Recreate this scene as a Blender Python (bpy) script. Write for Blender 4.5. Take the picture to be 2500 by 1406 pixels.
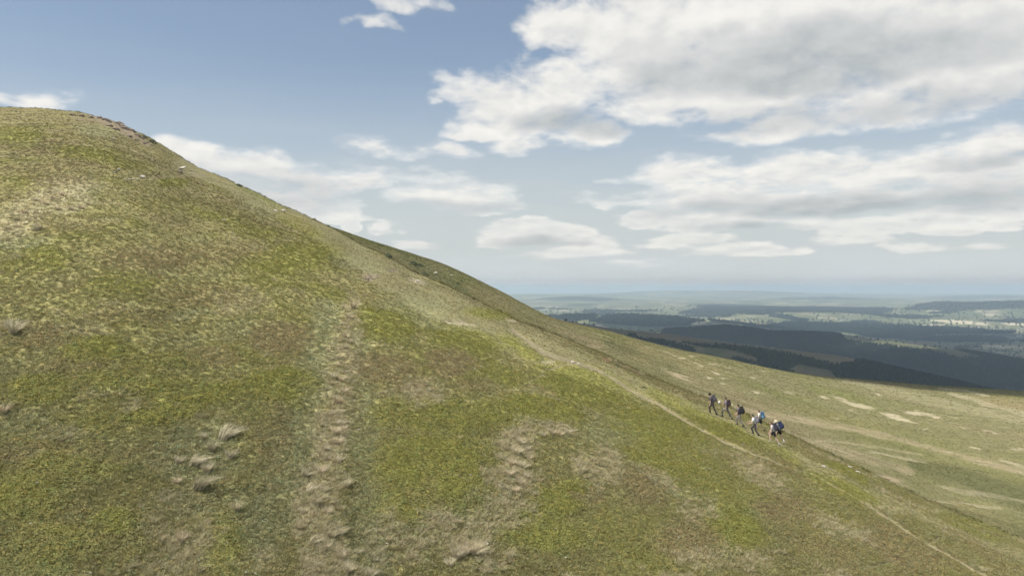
import bpy, bmesh, math, random
import numpy as np
from mathutils import Vector, Matrix, Euler

random.seed(7)
RNG = np.random.default_rng(11)
for o in list(bpy.data.objects):
    bpy.data.objects.remove(o)
SC = bpy.context.scene
COL = SC.collection
R = math.radians

# ------------------------------------------------------------------ camera
F, UC, VC = 1962.0, 1250.0, 703.0            # focal length and centre in photograph pixels
cam = bpy.data.cameras.new('camera')
cam.sensor_width = 36.0
cam.lens = 36.0 * F / 2500.0
cam.clip_start, cam.clip_end = 0.5, 120000.0
camo = bpy.data.objects.new('camera', cam)
COL.objects.link(camo)
camo.location = (0, 0, 0)
camo.rotation_euler = (R(90), 0, 0)
SC.camera = camo

# ------------------------------------------------------------------ render settings
SC.view_settings.view_transform = 'Standard'
SC.view_settings.look = 'None'
SC.view_settings.exposure = 0.34
SC.view_settings.gamma = 1.0
SC.view_settings.use_curve_mapping = False
CY = SC.cycles
CY.use_denoising = True
CY.use_adaptive_sampling = True
CY.adaptive_threshold = 0.03
CY.max_bounces = 5
CY.diffuse_bounces = 2
CY.glossy_bounces = 1
CY.transmission_bounces = 2
CY.transparent_max_bounces = 6
CY.volume_bounces = 1
CY.caustics_reflective = CY.caustics_refractive = False

# ------------------------------------------------------------------ sun
SUN = Vector((-0.475, -0.14, 0.868)).normalized()      # towards the sun
SUN_EL = math.asin(SUN.z)
SUN_AZ = math.atan2(SUN.x, SUN.y)
sun = bpy.data.lights.new('sun', 'SUN')
sun.energy = 4.9
sun.angle = R(0.55)
sun.color = (1.0, 0.95, 0.87)
suno = bpy.data.objects.new('sun', sun)
COL.objects.link(suno)
suno.rotation_euler = SUN.to_track_quat('Z', 'Y').to_euler()
suno.location = SUN * 300

# ------------------------------------------------------------------ world: sky and clouds
world = bpy.data.worlds.new('World')
SC.world = world
world.use_nodes = True
WT = world.node_tree
WT.nodes.clear()


class NB:
    """tiny node-building helper"""
    def __init__(self, tree):
        self.t = tree

    def new(self, typ, **kw):
        n = self.t.nodes.new(typ)
        for k, v in kw.items():
            setattr(n, k, v)
        return n

    def put(self, sock, val):
        if isinstance(val, bpy.types.NodeSocket):
            self.t.links.new(val, sock)
        elif val is not None:
            sock.default_value = val

    def m(self, op, a, b=None, c=None, clamp=False):
        n = self.new('ShaderNodeMath', operation=op, use_clamp=clamp)
        for i, v in enumerate((a, b, c)):
            self.put(n.inputs[i], v)
        return n.outputs[0]

    def vm(self, op, a, b=None, scale=None):
        n = self.new('ShaderNodeVectorMath', operation=op)
        self.put(n.inputs[0], a)
        if b is not None:
            self.put(n.inputs[1], b)
        if scale is not None:
            self.put(n.inputs['Scale'], scale)
        return n.outputs['Value'] if op in ('LENGTH', 'DOT_PRODUCT', 'DISTANCE') else n.outputs['Vector']

    def rng(self, v, a, b, c=0.0, d=1.0, kind='SMOOTHSTEP'):
        n = self.new('ShaderNodeMapRange', interpolation_type=kind)
        for i, x in enumerate((v, a, b, c, d)):
            self.put(n.inputs[i], x)
        return n.outputs[0]

    def noise(self, vec, scale, detail=4.0, rough=0.5, dist=0.0, lac=2.0):
        n = self.new('ShaderNodeTexNoise')
        self.put(n.inputs['Vector'], vec)
        self.put(n.inputs['Scale'], scale)
        self.put(n.inputs['Detail'], detail)
        self.put(n.inputs['Roughness'], rough)
        self.put(n.inputs['Distortion'], dist)
        self.put(n.inputs['Lacunarity'], lac)
        return n.outputs[0]

    def mixc(self, f, a, b, blend='MIX'):
        n = self.new('ShaderNodeMix', data_type='RGBA', blend_type=blend)
        self.put(n.inputs[0], f)
        self.put(n.inputs[6], a if isinstance(a, bpy.types.NodeSocket) else (*a, 1.0))
        self.put(n.inputs[7], b if isinstance(b, bpy.types.NodeSocket) else (*b, 1.0))
        return n.outputs[2]

    def mixf(self, f, a, b):
        n = self.new('ShaderNodeMix', data_type='FLOAT')
        self.put(n.inputs[0], f)
        self.put(n.inputs[2], a)
        self.put(n.inputs[3], b)
        return n.outputs[0]

    def link(self, a, b):
        self.t.links.new(a, b)


W = NB(WT)
sky = W.new('ShaderNodeTexSky', sky_type='NISHITA', sun_disc=False)
sky.sun_elevation = SUN_EL
sky.sun_rotation = SUN_AZ
sky.altitude = 100.0
sky.air_density = 1.0
sky.dust_density = 1.0
sky.ozone_density = 0.35
bg_sky = W.new('ShaderNodeBackground')
bg_sky.inputs[1].default_value = 0.088
W.link(sky.outputs[0], bg_sky.inputs[0])

tc = W.new('ShaderNodeTexCoord')
DIR = W.vm('NORMALIZE', tc.outputs['Generated'])
sx = W.new('ShaderNodeSeparateXYZ')
W.link(DIR, sx.inputs[0])
AZ = W.m('ARCTAN2', sx.outputs[0], sx.outputs[1])
EL = W.m('ARCSINE', sx.outputs[2])


def azel(u, v):
    x, z = (u - UC) / F, (VC - v) / F
    return math.atan(x), math.atan2(z, math.hypot(1, x))


# heaped clouds: (u, v, half width, half height, thickness)
CLOUDS = [
    (1950, 90, 640, 190, 1.3), (1440, 95, 170, 110, 1.0), (1350, 85, 70, 75, .75), (2350, 70, 420, 170, 1.2),
    (2300, 190, 420, 100, 1.1), (1720, 235, 330, 110, 1.1), (1900, 320, 190, 50, .8), (2150, 265, 330, 70, .9),
    (2420, 215, 200, 60, .8), (1600, 150, 250, 130, 1.1),
    (1320, 245, 240, 85, 1.1), (1240, 300, 165, 75, 1.0), (1410, 320, 170, 60, 1.0), (1120, 220, 85, 42, .65),
    (1070, 195, 60, 26, .4), (1040, 238, 40, 22, .4), (1150, 330, 95, 24, .8), (1065, 375, 85, 34, .8),
    (940, 366, 120, 22, .42), (1290, 360, 130, 26, .6),
    (1010, 22, 95, 42, .55), (945, 78, 70, 22, .5), (885, 8, 30, 14, .3),
    (490, 385, 130, 42, 1.0), (600, 410, 110, 48, 1.0), (720, 455, 160, 60, .85), (850, 450, 160, 32, .6),
    (820, 525, 110, 30, .75), (872, 556, 34, 20, .6), (1130, 480, 150, 38, .8), (1190, 508, 110, 18, .5),
    (1000, 440, 110, 26, .38), (950, 560, 26, 14, .3), (650, 500, 180, 60, .7),
    (50, 236, 150, 22, .55),
    (1690, 425, 190, 46, 1.0), (1600, 490, 160, 22, .8), (1950, 430, 230, 52, 1.0), (2210, 430, 270, 56, 1.0),
    (2450, 365, 120, 46, .95), (2440, 440, 170, 70, 1.0), (1850, 482, 280, 46, .9), (2100, 500, 330, 46, .95),
    (2380, 505, 230, 42, .85), (1590, 537, 70, 16, .6), (1760, 548, 150, 22, .65), (2000, 545, 170, 18, .5),
    (2322, 553, 80, 26, .8), (2120, 565, 110, 20, .6), (2460, 545, 60, 16, .4),
    (1290, 574, 170, 27, .8), (1180, 588, 80, 22, .55), (1450, 603, 100, 20, .7), (1370, 618, 150, 14, .5),
    (1660, 592, 100, 18, .6), (1790, 616, 120, 15, .6), (1000, 601, 60, 11, .5), (1945, 612, 50, 11, .5),
    (2230, 605, 110, 10, .4), (2420, 602, 90, 8, .4), (1560, 640, 120, 9, .35), (2080, 590, 120, 14, .45),
]
# thick parts whose underside the sun does not reach
GREYS = [
    (1950, 165, 420, 95, 1.0), (2180, 150, 330, 70, .8), (1690, 195, 190, 70, .7), (1405, 312, 170, 40, .9),
    (2270, 255, 280, 42, .6), (1900, 300, 260, 46, .5), (2030, 512, 300, 34, 1.0), (2370, 485, 220, 40, .8), (1750, 508, 240, 24, .6),
    (660, 480, 260, 60, .5), (1300, 592, 150, 12, .6), (2420, 400, 150, 20, .6), (1820, 560, 150, 12, .5), (1150, 505, 160, 20, .5),
]


def blob_field(lst, az, el):
    out = None
    for (u, v, rx, ry, s) in lst:
        if v > 530:
            ry, s = ry * 1.4, s * 1.6
        a, e = azel(u, v)
        dx = W.m('MULTIPLY', W.m('SUBTRACT', az, a), F / rx)
        dy = W.m('SUBTRACT', el, e)
        dy = W.m('MAXIMUM', W.m('MULTIPLY', dy, .85 * F / ry), W.m('MULTIPLY', dy, -1.45 * F / ry))
        d2 = W.m('MULTIPLY_ADD', dx, dx, W.m('MULTIPLY', dy, dy))
        b = W.m('MULTIPLY', W.m('SUBTRACT', 1.0, d2), s)
        out = b if out is None else W.m('SMOOTH_MAX', out, b, 0.25)
    return W.m('MAXIMUM', out, -1.2)


# gentle sideways/vertical warp so that no outline follows its ellipse
warp = W.noise(W.vm('MULTIPLY', DIR, (1, 1, 1.5)), 9.0, 3.0, 0.55)
warp2 = W.noise(W.vm('ADD', W.vm('MULTIPLY', DIR, (1, 1, 1.5)), (3.1, 7.7, 1.3)), 9.0, 3.0, 0.55)
AZW = W.m('MULTIPLY_ADD', W.m('SUBTRACT', warp, 0.5), 0.16, AZ)
ELW = W.m('MULTIPLY_ADD', W.m('SUBTRACT', warp2, 0.5), W.m('MULTIPLY_ADD', W.m('MAXIMUM', EL, 0.0), 0.20, 0.012), EL)
M0 = blob_field(CLOUDS, AZW, ELW)
# the rest of the sky carries the same broken cloud
inview = W.m('MULTIPLY', W.rng(W.m('ABSOLUTE', AZ), 0.62, 0.78, 1.0, 0.0), W.rng(EL, 0.36, 0.46, 1.0, 0.0))
gen = W.noise(W.vm('MULTIPLY', DIR, (1, 1, 2.2)), 3.2, 3.0, 0.5)
GEN = W.m('MULTIPLY', W.m('SUBTRACT', gen, 0.52), 7.0)
M1 = W.mixf(inview, GEN, M0)

# far clouds are seen edge-on: squeeze the billows towards the horizon
zz_ = W.m('MULTIPLY', W.m('LOGARITHM', W.m('ADD', W.m('MAXIMUM', EL, -0.03), 0.07), math.e), 0.60)
cx_ = W.new('ShaderNodeCombineXYZ')
W.link(sx.outputs[0], cx_.inputs[0])
W.link(sx.outputs[1], cx_.inputs[1])
W.link(zz_, cx_.inputs[2])
STR = cx_.outputs[0]


def dens(vec):
    a = W.noise(vec, 17.0, 6.0, 0.52, 0.15)
    b = W.noise(vec, 46.0, 4.0, 0.6, 0.5)
    return W.m('ADD', W.m('MULTIPLY', W.m('SUBTRACT', a, 0.5), 2.4), W.m('MULTIPLY', W.m('SUBTRACT', b, 0.5), 0.50))


N0 = dens(STR)
N1 = dens(W.vm('ADD', STR, (-0.008, 0.0, 0.024)))
D0 = W.m('ADD', M1, N0)
ALPHA = W.rng(D0, -0.20, 0.92)
relief = W.m('SUBTRACT', N0, N1)
GREY = W.m('ADD', W.rng(W.m('ADD', blob_field(GREYS, AZW, ELW), W.m('MULTIPLY', N0, 0.20)), -0.25, 1.0, 0.0, 0.85),
           W.m('MULTIPLY', W.m('SUBTRACT', 1.0, inview), W.rng(D0, 0.6, 2.2, 0.0, 0.6)))
LIT = W.m('MULTIPLY_ADD', relief, 0.38, W.m('SUBTRACT', 0.80, W.m('MULTIPLY', GREY, 0.78)), clamp=True)
thin = W.rng(D0, 0.0, 1.0, 0.0, 0.12)
LIT = W.m('ADD', LIT, W.m('SUBTRACT', 0.10, thin), clamp=True)
ramp = W.new('ShaderNodeValToRGB')
W.link(LIT, ramp.inputs[0])
cr = ramp.color_ramp
cr.elements[0].position, cr.elements[0].color = 0.0, (0.45, 0.48, 0.49, 1)
cr.elements[1].position, cr.elements[1].color = 1.0, (0.90, 0.875, 0.82, 1)
for p, c in ((0.35, (0.60, 0.61, 0.605, 1)), (0.65, (0.73, 0.725, 0.705, 1)), (0.85, (0.84, 0.825, 0.785, 1))):
    e = cr.elements.new(p)
    e.color = c
bg_cl = W.new('ShaderNodeBackground')
bg_cl.inputs[1].default_value = 0.85
mixw = W.new('ShaderNodeMixShader')
veiln = W.noise(W.vm('MULTIPLY', DIR, (1, 1, 6.0)), 6.0, 4.0, 0.5)
VEIL = W.m('MULTIPLY', W.rng(EL, 0.0, 0.30, 0.97, 0.12), W.rng(veiln, 0.25, 0.75, 0.9, 1.1), clamp=True)
ACL = W.m('MULTIPLY', ALPHA, W.rng(EL, 0.0, 0.10, 0.15, 0.97))
veilc = W.mixc(W.rng(ACL, 0.0, 0.6), (.585, .62, .625), ramp.outputs[0])
veilc = W.vm('SCALE', veilc, scale=W.rng(EL, 0.0, 0.06, 1.18, 1.0))
W.link(veilc, bg_cl.inputs[0])
W.link(W.m('MAXIMUM', ACL, VEIL), mixw.inputs[0])
W.link(bg_sky.outputs[0], mixw.inputs[1])
W.link(bg_cl.outputs[0], mixw.inputs[2])
wo = W.new('ShaderNodeOutputWorld')
W.link(mixw.outputs[0], wo.inputs[0])
world.cycles.sampling_method = 'MANUAL'
world.cycles.sample_map_resolution = 512


# ------------------------------------------------------------------ helpers
def tag(o, label=None, cat=None, group=None, kind=None):
    if label:
        o['label'] = label
    if cat:
        o['category'] = cat
    if group:
        o['group'] = group
    if kind:
        o['kind'] = kind
    return o


def link(name, data, parent=None):
    o = bpy.data.objects.new(name, data)
    COL.objects.link(o)
    if parent is not None:
        o.parent = parent
    return o


def mesh_np(name, verts, faces, smooth=True):
    """faces: (n,3) or (n,4) int array"""
    me = bpy.data.meshes.new(name)
    verts = np.asarray(verts, np.float32)
    faces = np.asarray(faces, np.int32)
    k = faces.shape[1]
    me.vertices.add(len(verts))
    me.vertices.foreach_set('co', verts.ravel())
    me.loops.add(faces.size)
    me.loops.foreach_set('vertex_index', faces.ravel())
    me.polygons.add(len(faces))
    me.polygons.foreach_set('loop_start', np.arange(0, faces.size, k, dtype=np.int32))
    me.polygons.foreach_set('loop_total', np.full(len(faces), k, np.int32))
    me.polygons.foreach_set('use_smooth', np.full(len(faces), smooth))
    me.update(calc_edges=True)
    return me


def mat(name, color, rough=0.8, spec=0.3, var=0.0, scale=20.0, bump=0.0):
    """plain procedural material with a little mottling"""
    ma = bpy.data.materials.new(name)
    ma.use_nodes = True
    t = NB(ma.node_tree)
    b = ma.node_tree.nodes['Principled BSDF']
    b.inputs['Roughness'].default_value = rough
    b.inputs['Specular IOR Level'].default_value = spec
    co = t.new('ShaderNodeTexCoord').outputs['Object']
    n = t.noise(co, scale, 4.0, 0.6)
    f = t.rng(n, 0.3, 0.7, 1.0 - var, 1.0 + var, 'LINEAR')
    c = t.vm('SCALE', color, scale=f)
    t.link(c, b.inputs['Base Color'])
    if bump:
        bn = t.new('ShaderNodeBump')
        bn.inputs['Strength'].default_value = bump
        t.link(n, bn.inputs['Height'])
        t.link(bn.outputs[0], b.inputs['Normal'])
    return ma


# ------------------------------------------------------------------ numpy gradient noise
_P = np.random.default_rng(3).permutation(512).astype(np.int32)
_ANG = np.random.default_rng(4).uniform(0, 2 * np.pi, 512)
_GX, _GY = np.cos(_ANG), np.sin(_ANG)


def pn(x, y, seed=0):
    xi, yi = np.floor(x).astype(np.int64), np.floor(y).astype(np.int64)
    fx, fy = x - xi, y - yi
    sx_, sy_ = fx * fx * fx * (fx * (fx * 6 - 15) + 10), fy * fy * fy * (fy * (fy * 6 - 15) + 10)

    def g(ix, iy, dx, dy):
        h = _P[(_P[(ix + seed * 37) & 511] + iy) & 511]
        return _GX[h] * dx + _GY[h] * dy
    a = g(xi, yi, fx, fy)
    b = g(xi + 1, yi, fx - 1, fy)
    c = g(xi, yi + 1, fx, fy - 1)
    d = g(xi + 1, yi + 1, fx - 1, fy - 1)
    return 1.5 * ((a + (b - a) * sx_) + ((c + (d - c) * sx_) - (a + (b - a) * sx_)) * sy_)


def fbm(x, y, wl, octs=4, gain=0.5, seed=0):
    out, amp, fr, tot = 0.0, 1.0, 1.0 / wl, 0.0
    for i in range(octs):
        out = out + amp * pn(x * fr, y * fr, seed + i * 5)
        tot += amp
        amp *= gain
        fr *= 2.03
    return out / tot


def sstep(x, a, b):
    t = np.clip((x - a) / (b - a), 0, 1)
    return t * t * (3 - 2 * t)


# ------------------------------------------------------------------ terrain: hill, spur, moor, valley
# Surveyed outlines: bearing (as tangent, in F units from the centre line), elevation and distance of
#  A  the crest of the near spur, from the summit down past the walkers
#  B  the far edge of the flank and the moor behind it
KA = np.array([  # u, v, y
    (-1200, 300, 330), (-800, 278, 300), (-400, 262, 265), (0, 262, 230), (100, 265, 220), (200, 275, 208), (280, 297, 198), (340, 324, 190),
    (400, 357, 182), (450, 391, 175), (486, 410, 172), (580, 450, 162), (707, 510, 148), (803, 553, 136), (870, 590, 126),
    (943, 625, 118), (1005, 661, 112), (1048, 680, 108), (1116, 710, 107), (1201, 753, 103), (1259, 782, 100),
    (1340, 811, 97), (1438, 852, 94), (1504, 881, 91), (1564, 908, 89), (1667, 950, 85), (1740, 980, 82.5),
    (1850, 1026, 78.5), (1920, 1060, 76), (2000, 1096, 73), (2108, 1147, 69), (2252, 1218, 65), (2345, 1258, 63),
    (2500, 1320, 59), (2900, 1470, 50), (3600, 1640, 42)], float)
KB = np.array([
    (-1200, 340, 380), (-400, 310, 320), (0, 310, 285), (200, 325, 262), (400, 400, 235), (600, 485, 205), (707, 530, 188), (760, 545, 182), (803, 553, 178), (904, 588, 180),
    (1000, 618, 184), (1084, 646, 190), (1160, 680, 198), (1228, 714, 205), (1275, 741, 210), (1324, 768, 215), (1372, 785, 225), (1430, 797, 236), (1500, 812, 250),
    (1564, 831, 264), (1657, 854, 280), (1789, 879, 310), (1894, 902, 330), (2000, 918, 350), (2140, 929, 372), (2260, 940, 390),
    (2500, 954, 420), (2900, 975, 450), (3600, 1000, 480)], float)
KW = np.array([(-1200, 20), (-400, 22), (0, 24), (1250, 27), (2500, 38), (3600, 32)], float)   # nearest ground, e = -0.41
EB = -0.41
_ug = np.arange(-1200, 3601, 4.0)


def _smooth(vals, sig):
    n = int(sig * 3)
    k = np.exp(-0.5 * (np.arange(-n, n + 1) / sig) ** 2)
    k /= k.sum()
    return np.convolve(np.pad(vals, n, mode='edge'), k, mode='valid')


_EA = _smooth((VC - np.interp(_ug, KA[:, 0], KA[:, 1])) / F, 4)
_YA = _smooth(np.interp(_ug, KA[:, 0], KA[:, 2]), 14)
_EE = _smooth((VC - np.interp(_ug, KB[:, 0], KB[:, 1])) / F, 5)
_YE = _smooth(np.interp(_ug, KB[:, 0], KB[:, 2]), 14)
_YB = _smooth(np.interp(_ug, KW[:, 0], KW[:, 1]), 40)
_DIP = _smooth(np.interp(_ug, [-1200, 600, 780, 860, 1000, 1340, 1600, 1760, 2000, 3600], [30, 30, 10, 8, 11, 6, 1.5, 0, 0, 0]) / F, 8)


def knots(u):
    u = np.clip(u, -1200, 3600)
    return [np.interp(u, _ug, a) for a in (_EA, _YA, _EE, _YE, _YB, _DIP)]


def ridge(x, y, pts, k, r):
    best = np.full(np.shape(x), -1e9)
    for (a, b) in zip(pts[:-1], pts[1:]):
        dx, dy = b[0] - a[0], b[1] - a[1]
        t = np.clip(((x - a[0]) * dx + (y - a[1]) * dy) / (dx * dx + dy * dy), 0, 1)
        d = np.hypot(x - a[0] - t * dx, y - a[1] - t * dy)
        z = a[2] + t * (b[2] - a[2]) - k * (np.sqrt(d * d + r * r) - r)
        best = np.maximum(best, z)
    return best


def pts_uvy(lst):
    return [((u - UC) / F * y, y, (VC - v) / F * y) for (u, v, y) in lst]


RIDGES = [
    (pts_uvy([(1150, 740, 2700), (1400, 788, 2500), (1620, 815, 2400), (1800, 841, 2300), (2000, 864, 2200), (2050, 880, 2150), (2120, 925, 2050)]), 0.24, 60),
    (pts_uvy([(1350, 830, 5300), (1600, 809, 5000), (1770, 798, 4700), (1880, 812, 4500), (2000, 815, 4300), (2150, 831, 4000), (2300, 852, 3700), (2500, 884, 3400), (2800, 935, 3000)]), 0.22, 120),
    (pts_uvy([(2130, 764, 11800), (2200, 755, 11600), (2240, 745, 11500), (2300, 739, 11400), (2350, 741, 11300), (2450, 738, 11200), (2700, 730, 11000)]), 0.30, 150),
    (pts_uvy([(1600, 765, 12800), (1720, 757, 12600), (1850, 755, 12500), (2000, 752, 12500), (2150, 760, 12400)]), 0.16, 200),
    (pts_uvy([(1380, 724, 27000), (1560, 716, 26000), (1660, 709, 25500), (1800, 709, 25500), (1950, 715, 26000), (2200, 722, 27000)]), 0.055, 900),
    (pts_uvy([(1100, 722, 21000), (1300, 718, 21000), (1450, 718, 21500), (1520, 724, 22000)]), 0.05, 700),
    (pts_uvy([(1350, 772, 8200), (1500, 770, 8000), (1650, 776, 7800), (1720, 785, 7700)]), 0.12, 150),
    (pts_uvy([(1250, 731, 17000), (1330, 727, 17000), (1400, 723, 16800), (1470, 726, 16600), (1560, 733, 16500)]), 0.10, 250),
    (pts_uvy([(1830, 732, 18800), (1930, 727, 18800), (2020, 724, 18800), (2120, 728, 18500), (2200, 733, 18500)]), 0.09, 300),
    (pts_uvy([(2230, 726, 21500), (2330, 722, 21500), (2420, 720, 21500), (2560, 724, 21500)]), 0.08, 300),
    (pts_uvy([(1640, 742, 15500), (1760, 744, 15200), (1900, 747, 15000)]), 0.10, 300),
]


def valley_z(x, y):
    base = np.interp(y, [0, 900, 2000, 3500, 7200, 9000, 10500, 14000, 20000, 28000, 36000, 60000],
                     [-300, -330, -390, -410, -432, -400, -330, -310, -262, -245, -290, -430])
    base = base + fbm(x, y, 1900, 3, 0.5, 21) * np.clip(y / 9000, 0.25, 1.1) * 34 + sstep(y, 11000, 16000) * 95 * fbm(x * .5, y, 3600, 3, .5, 23)
    s = 14.0
    acc = np.exp(np.clip(base / s + 20, -60, 60))
    for (p, k, r) in RIDGES:
        acc = acc + np.exp(np.clip(ridge(x, y, p, k, r) / s + 20, -60, 60))
    return (np.log(acc) - 20) * s


def base_z(x, y):
    """the bare lie of the land"""
    u = UC + F * x / y
    EA, YA, EE, YE, YB, DIP = knots(u)
    w = 1.0 / y
    wb, wc, we = 1 / YB, 1 / YA, 1 / YE
    s = (wb - w) / (wb - wc)
    sc = np.clip(s, 0, 1)
    S = (sc ** 3 - 2 * sc ** 2 + sc) * 1.10 + (3 * sc ** 2 - 2 * sc ** 3) + (sc ** 3 - sc ** 2) * 0.28
    e_in = EB + (EA - EB) * np.where(s < 0, s * 1.10, S)
    q = np.clip((wc - w) / (wc - we), 0, 1)
    e_out = EA + (EE - EA) * (q * q * (3 - 2 * q)) - DIP * 6.75 * q * (1 - q) ** 2 * sstep(q, 0, 0.12)
    e = np.where(y <= YA, e_in, e_out)
    z = e * np.minimum(y, YE)
    far = y > YE
    if np.any(far):
        d = y - YE
        zt = EE * YE + EE * d - 0.0004 * d * d
        k = sstep(d, 0, 900.0)
        zv = valley_z(x, np.maximum(y, 300.0))
        z = np.where(far, zt * (1 - k) + zv * k, z)
    return z


def to_uv(x, y, z):
    return UC + F * x / y, VC - F * z / y


# ---- what grows where: soft-edged patches (bearing u, elevation v of their centre, half sizes, tilt in degrees, weight)
BIL, GRN, BRN, STRW, BLU, PATH, EARTH, RED, PALE, CREST, SHADE = range(11)
PATCH = {
    BIL: [(36, 331, 70, 22, 0, .8), (218, 376, 90, 18, 8, .8), (420, 447, 45, 12, 0, 1), (98, 455, 70, 16, 0, .6), (300, 400, 70, 14, 10, .6),
          (707, 632, 120, 38, -8, 1), (617, 566, 80, 18, 15, .7), (735, 552, 60, 14, 28, 1), (290, 693, 90, 26, 0, .6), (109, 632, 60, 22, 0, .7),
          (520, 520, 90, 20, 10, .5), (400, 500, 100, 20, 0, .35), (690, 690, 90, 22, 0, .6), (790, 715, 60, 16, 10, .7),
          (687, 939, 85, 42, 0, 1), (450, 991, 70, 16, -8, 1), (355, 1024, 50, 18, 0, .9), (95, 953, 90, 34, 0, .9), (237, 849, 95, 34, 0, .9),
          (521, 967, 120, 22, -10, .9), (47, 1214, 120, 60, 0, .8), (284, 1285, 60, 30, 0, .9), (190, 1143, 120, 34, 0, .6), (545, 1332, 60, 80, 0, .6),
          (120, 1330, 130, 50, 0, .6), (300, 930, 120, 30, 0, .6), (610, 870, 80, 24, 0, .5), (400, 880, 100, 24, 0, .5),
          (942, 797, 75, 42, 5, 1.1), (1132, 835, 100, 32, 10, 1), (1274, 852, 62, 15, 28, 1.1), (1195, 768, 55, 12, 8, 1), (1416, 942, 130, 46, 14, 1), (1297, 1005, 140, 42, 0, 1),
          (1084, 1018, 150, 45, 0, .85), (1060, 1143, 140, 92, 0, 1), (990, 1237, 90, 45, 0, .8), (1345, 1237, 90, 30, -20, .9), (1368, 1200, 70, 22, -20, .9),
          (1605, 1048, 130, 50, 18, .9), (1629, 977, 60, 14, 28, .8), (1321, 1300, 110, 42, 0, .8), (1230, 920, 70, 24, 10, .7), (960, 1010, 70, 40, 0, .6),
          (1640, 1122, 130, 42, 14, .8), (1741, 1036, 130, 17, 26, 1.1), (1801, 1303, 65, 55, 0, .9), (2063, 1196, 95, 24, 26, 1), (2066, 1152, 62, 8, 28, 1),
          (1910, 1105, 60, 14, 27, .8), (1750, 1190, 110, 40, 10, .5), (1500, 1290, 120, 50, 0, .5), (1600, 1370, 120, 40, 0, .5), (2000, 1290, 90, 40, 10, .4)],
    GRN: [(640, 470, 80, 20, 25, .6), (1270, 1000, 60, 25, 0, .8), (1100, 1000, 60, 20, 0, .5), (1800, 1280, 60, 50, 0, .8), (1180, 1230, 60, 40, 0, .6), (60, 1390, 120, 30, 0, .6), (610, 1000, 60, 25, 0, .5),
          (240, 850, 40, 18, 0, .6), (1330, 1320, 60, 30, 0, .6)],
    BRN: [(933, 901, 80, 32, 0, 1), (1094, 890, 55, 34, 0, 1.2), (990, 940, 60, 20, 0, .7), (687, 825, 65, 38, 0, 1.1), (663, 1058, 42, 82, 5, .55), (1680, 1323, 90, 52, 0, 1),
          (1922, 1243, 60, 36, 20, 1), (2204, 1343, 120, 40, 25, .9), (1440, 1209, 50, 16, 0, .8), (363, 632, 110, 24, 0, .8), (145, 443, 80, 16, 0, .8),
          (1565, 1185, 62, 36, 20, 1.1), (560, 620, 110, 30, 0, .5), (100, 820, 90, 26, 0, .7), (480, 720, 130, 26, 0, .5), (300, 1110, 120, 24, 0, .5), (520, 870, 60, 26, 0, .7),
          (50, 1110, 80, 30, 0, .6), (1160, 940, 50, 16, 0, .7), (2380, 1330, 90, 16, 25, .6), (1990, 1330, 120, 36, 20, .5), (150, 560, 120, 20, 0, .4), (330, 770, 120, 18, 0, .5), (730, 545, 50, 10, 28, .5)],
    STRW: [(115, 490, 120, 40, -18, 1.0), (30, 548, 85, 30, -10, .9), (180, 500, 55, 16, -25, .9), (1264, 1095, 48, 58, 8, 1.2), (1250, 1168, 62, 42, 0, 1), (1354, 1053, 48, 15, 0, 1.2),
           (1226, 1252, 70, 48, 0, .8), (1027, 963, 66, 34, 0, .8), (1463, 1143, 55, 46, 0, .9), (1131, 1345, 66, 30, 0, 1), (1190, 1370, 60, 26, 0, .8), (455, 1335, 75, 65, 0, .65),
           (430, 1240, 60, 40, 0, .4), (1600, 1160, 60, 18, 25, .7), (1700, 1250, 50, 26, 0, .6), (1000, 1340, 70, 40, 0, .5), (2060, 1300, 80, 26, 20, .5), (1860, 1170, 70, 20, 25, .6), (1780, 1370, 120, 30, 0, .5),
           (640, 1370, 60, 36, 0, .4), (190, 800, 70, 16, 0, .5), (30, 802, 34, 12, 0, .9), (250, 960, 60, 14, 0, .4), (130, 1060, 90, 24, 0, .5), (930, 1310, 50, 60, 0, .7), (1080, 1280, 60, 30, 0, .6)],
    BLU: [(480, 1100, 100, 75, 0, 1), (450, 765, 60, 10, -10, 1), (70, 1035, 90, 36, 0, .8), (60, 590, 80, 24, 0, .9), (210, 470, 40, 30, -30, .7), (520, 1230, 130, 50, 0, .6), (1010, 750, 80, 30, 0, .8),
          (860, 640, 70, 22, 10, .8), (640, 510, 70, 14, 25, .6), (1500, 1050, 90, 36, 0, .8), (1620, 1185, 60, 16, 30, 1), (1710, 1215, 40, 16, 30, .9), (240, 320, 50, 14, 10, .8), (1080, 790, 110, 20, 12, .7), (870, 590, 50, 20, 25, .5), (600, 800, 90, 20, 0, .4)],
    RED: [(268, 302, 50, 10, 20, .9), (312, 324, 34, 10, 28, .9), (210, 292, 36, 6, 5, .5), (905, 675, 24, 6, 0, .9), (958, 660, 14, 5, 0, .8), (1110, 784, 30, 4, 5, .6), (350, 345, 20, 8, 40, .7)],
    PALE: [(120, 490, 95, 26, -18, .2), (30, 548, 70, 20, -10, .2), (195, 508, 40, 9, -25, .25), (1110, 787, 36, 3.5, 4, 1.2), (1155, 790, 14, 3, 4, 1.1), (1020, 687, 22, 5, 12, .9), (1248, 783, 14, 4, 10, 1), (1340, 886, 14, 7, 0, .6)],
    CREST: [(880, 640, 70, 18, 25, .8), (1000, 650, 70, 22, 25, .8)],
}
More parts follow.
